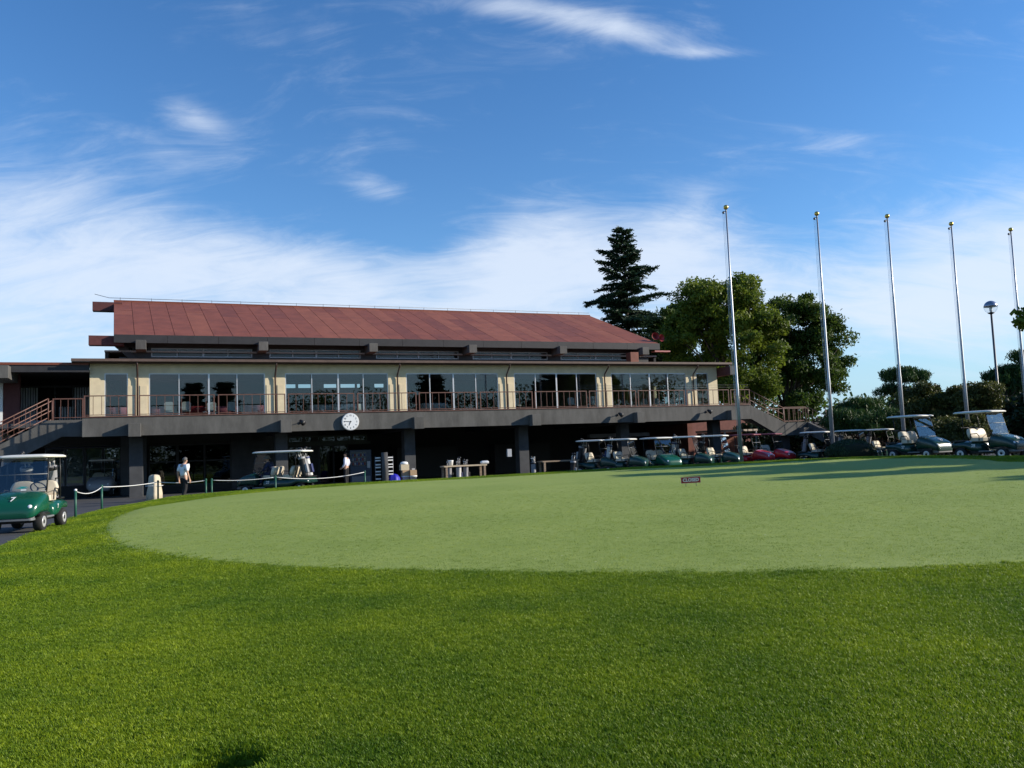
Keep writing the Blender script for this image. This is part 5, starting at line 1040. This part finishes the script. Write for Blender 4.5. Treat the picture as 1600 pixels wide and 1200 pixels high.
def prop(name, px, Y, label, category, rz=ANG, group=None, py=745):
    x, y = gxy(px, Y, py); return empty(name, (x, y, float(pave_z(np.array(x), np.array(y))) + .004), rz, label, category, group)
t = prop('covered_stand', 241, 33.5, 'stand wrapped in a beige tarpaulin behind the rope near the walking man', 'tarpaulin')
rg2 = random.Random(2); rings = []
for z, k in ((0, 1.25), (.3, 1.15), (.65, 1.0), (.95, .86), (1.03, .72), (1.07, .4)):
    rings.append([((.23 + .045 * math.sin(5 * a + z * 2) + rg2.uniform(-.02, .02)) * k * math.cos(a), (.24 + .05 * math.cos(4 * a)) * k * math.sin(a), z + rg2.uniform(-.01, .01)) for a in np.linspace(0, 2 * PI, 28, endpoint=False)])
MB().loft(rings).build('cover', TARP, t); MB().tube([(.33 * math.cos(a), .28 * math.sin(a), .62) for a in np.linspace(0, 2 * PI, 17)], .012, 5, cap=False).build('cord', ROPE, t)
t = prop('vending_machine', 562, 44.2, 'dark blue vending machine beside the entrance', 'vending machine')
MB().box(-.58, .58, -.38, .38, .0, 1.83).build('casing', VEND, t, bevel=.02); MB().box(-.5, .3, -.395, -.383, .95, 1.72).build('display_window', mat('display', (.02, .03, .06), .15, spec=.7), t); MB().box(-.5, .5, -.40, -.384, .12, .42).build('delivery_flap', GREYP, t); MB().box(.34, .5, -.41, -.384, .85, 1.2).build('coin_panel', ALUD, t)
cn = MB()
cans = [mat('can red', (.2, .03, .03), .4), mat('can pale', (.3, .3, .32), .4), mat('can blue', (.03, .06, .2), .4)]
for r_ in range(3):
    for k in range(7): MB().lathe([(.03, 0), (.035, .01), (.035, .13), (.028, .14)], 8, (-.42 + .105 * k, -.405, 1.02 + .23 * r_)).build('sample_can', cans[(k + r_) % 3], t)
t = prop('signpost', 602, 38.2, 'log post carrying rows of white name boards in front of the entrance', 'signpost')
MB().tube([(0, 0, -.2), (.01, 0, .8), (-.01, 0, 1.62)], [.16, .155, .15], 12).build('log', mat('grey log', (.10, .095, .09), .9, var=.3, bump=.5, stretch=(1, 1, .2)), t)
MB().tube([(-.42, .17, 0), (-.42, .17, 1.45)], .02, 6).tube([(.42, .17, 0), (.42, .17, 1.45)], .02, 6).build('frame', STEELD, t)
for k, z in enumerate((1.38, 1.25, 1.06, .93, .74, .60, .40)):
    for s_ in (-1, 1): MB().box(min(s_ * .17, s_ * .42), max(s_ * .17, s_ * .42), .12, .15, z - .03, z + .025).build('name_board', WHITE, t)
t = prop('tarpaulin_bundle', 615, 38.6, 'bright blue tarpaulin bundle on the ground beside the log signpost', 'tarpaulin'); rings = []
for z, k in ((0, 1.0), (.2, .98), (.42, .82), (.55, .55), (.6, .2)): rings.append([(k * (.32 + .05 * math.sin(3 * a + 1 + z * 4)) * math.cos(a), k * (.28 + .04 * math.cos(5 * a)) * math.sin(a), z) for a in np.linspace(0, 2 * PI, 20, endpoint=False)])
MB().loft(rings).build('sheet', BLUE, t); MB().tube([(.2, -.28, .1), (.05, -.34, .3), (-.12, -.3, .12)], .012, 5).build('tie', WHITE, t)
for i, (px, top_) in enumerate(((633, True), (645, False))):
    t = prop('white_bucket', px, 38.9, ['left white plastic bin under the stacked boxes', 'right white plastic bin under the open box'][i], 'bin')
    MB().loft([[(x * k, y * k, z) for x, y in ((-.15, -.15), (.15, -.15), (.15, .15), (-.15, .15))] for z, k in ((0, .88), (.42, 1.0), (.425, 1.1), (.47, 1.1), (.475, .95))]).build('tub', WHITE, t)
    t2 = empty('cardboard_box', (t.location.x, t.location.y, t.location.z + .477), ANG, ['brown cardboard box on the left white bin', 'brown open cardboard box on the right white bin'][i], 'box'); MB().box(-.16, .16, -.15, .15, 0, .26).build('carton', CARD, t2, bevel=.006)
    if top_:
        t3 = empty('storage_box', (t.location.x - .03, t.location.y, t.location.z + .74), ANG, 'cream box topped with a white bag, highest of the stack', 'box'); MB().box(-.2, .2, -.16, .16, 0, .27).build('carton', mat('cream carton', (.6, .5, .34), .8), t3, bevel=.006)
        MB().loft([[((.19 + .02 * math.sin(4 * a)) * k * math.cos(a), .15 * k * math.sin(a), z) for a in np.linspace(0, 2 * PI, 16, endpoint=False)] for z, k in ((.272, 1.0), (.33, 1.05), (.39, .8), (.41, .3))]).build('bag', WHITE, t3)
    else: MB().box(-.04, .1, -.05, .02, .262, .34).build('rag', mat('grey rag', (.4, .4, .4), .9), t2)
def bench(px0, px1, Y, label, m):
    x0, y0 = gxy(px0, Y, 730); t = prop('work_table', (px0 + px1) / 2, Y, label, 'table', rz=ANG); w = (px1 - px0) / 2 * Y / FPX
    for k in range(3): MB().box(-w, w, -.33 + .225 * k, -.115 + .225 * k, .80 + .006 * (k % 2), .86 + .006 * (k % 2)).build('plank', m, t)
    for sx in (-1, 1):
        for sy in (-.28, .28): MB().box(sx * (w - .12) - .05, sx * (w - .12) + .05, sy - .05, sy + .05, -.01, .798).build('leg', WOOD, t)
    MB().box(-w + .17, w - .17, -.30, -.25, .14, .2).build('stretcher', m, t); MB().box(-w + .17, w - .17, .25, .30, .14, .2).build('stretcher', m, t); return t, w
t, w = bench(690, 760, 39.5, 'timber work table with pale plank top under the middle of the terrace', WOODL)
x, y, z = t.location; 
M_ = Matrix.Translation((x, y, z)) @ Matrix.Rotation(ANG, 4, 'Z')
def on(M_, name, q, label, cat, build):
    p = M_ @ Vector(q); e = empty(name, tuple(p), ANG, label, cat); build(e); return e
on(M_, 'towel_roll', (w - .05, -.1, .868), 'white towel roll on the right end of the pale work table', 'towel', lambda e: MB().tube([(-.2, 0, .08), (-.12, 0, .082), (.17, .02, .082), (.22, .02, .075)], [.05, .08, .08, .06], 12).build('roll', WHITE, e))
on(M_, 'plastic_tub', (-w + .45, .05, .868), 'small white tub on the left end of the pale work table', 'tub', lambda e: MB().lathe([(.10, 0), (.13, .2), (.14, .21), (.14, .24), (.1, .25)], 12).build('tub', WHITE, e))
for k, dx in enumerate((-.45, .05, .42)):
    bag(3 if k != 1 else 1, M_ @ Matrix.Translation((dx, .9, 0)), ['grey golf bag standing behind the left of the pale work table', 'white golf bag standing behind the middle of the pale work table', 'grey golf bag standing behind the right of the pale work table'][k], 'golf bags standing under the terrace')
t, w = bench(842, 905, 42.6, 'dark timber work table right of the lit column, before the first cart', WOOD)
bag(3, Matrix.Translation((*gxy(833, 42.2, 720), 0)) @ Matrix.Rotation(1.0, 4, 'Z'), 'grey golf bag standing right beside the lit column'); bag(0, Matrix.Translation((*gxy(893, 41.5, 720), 0)) @ Matrix.Rotation(.1, 4, 'Y'), 'black golf bag standing behind the first cart of the row')
t = prop('notice_board', 797, 42.6, 'small white notice box hanging on the left side of the lit column', 'notice')
MB().box(-.12, .12, -.06, .06, 1.15, 1.55).build('case', mat('pale grey box', (.4, .41, .43), .5), t, bevel=.01); MB().tube([(0, .06, 1.3), (0, .25, 1.3)], .02, 6).build('bracket', STEELD, t)
t = prop('storage_shed', 1130, 53.5, 'pale framed lean-to standing behind the carts left of the nearest flagpole', 'shed')
MB().box(-1.4, 2.4, -.8, .8, 2.12, 2.24).build('roof', mat('pale shed roof', (.5, .42, .36), .6), t); MB().box(-1.3, 2.3, .7, .78, 0, 2.1).build('back_wall', mat('rust brick wall', (.20, .075, .05), .85), t)
for sx in (-1.3, -.2, 2.3): MB().tube([(sx, -.7, 0), (sx, -.7, 2.12)], .06, 8).build('post', WHITE, t)
t = prop('globe_planter', 12, 40.5, 'pale round drum lamp standing at the foot of the left stair', 'lamp', py=690)
t.location.z = Z(12, 692, 40.5); MB().lathe([(.1, 0), (.24, .08), (.30, .25), (.28, .42), (.16, .52), (.03, .55)], 18).build('globe', mat('pale shade', (.42, .41, .40), .6), t); MB().tube([(0, 0, .02), (0, 0, -t.location.z)], .05, 8).build('stem', STEELD, t)
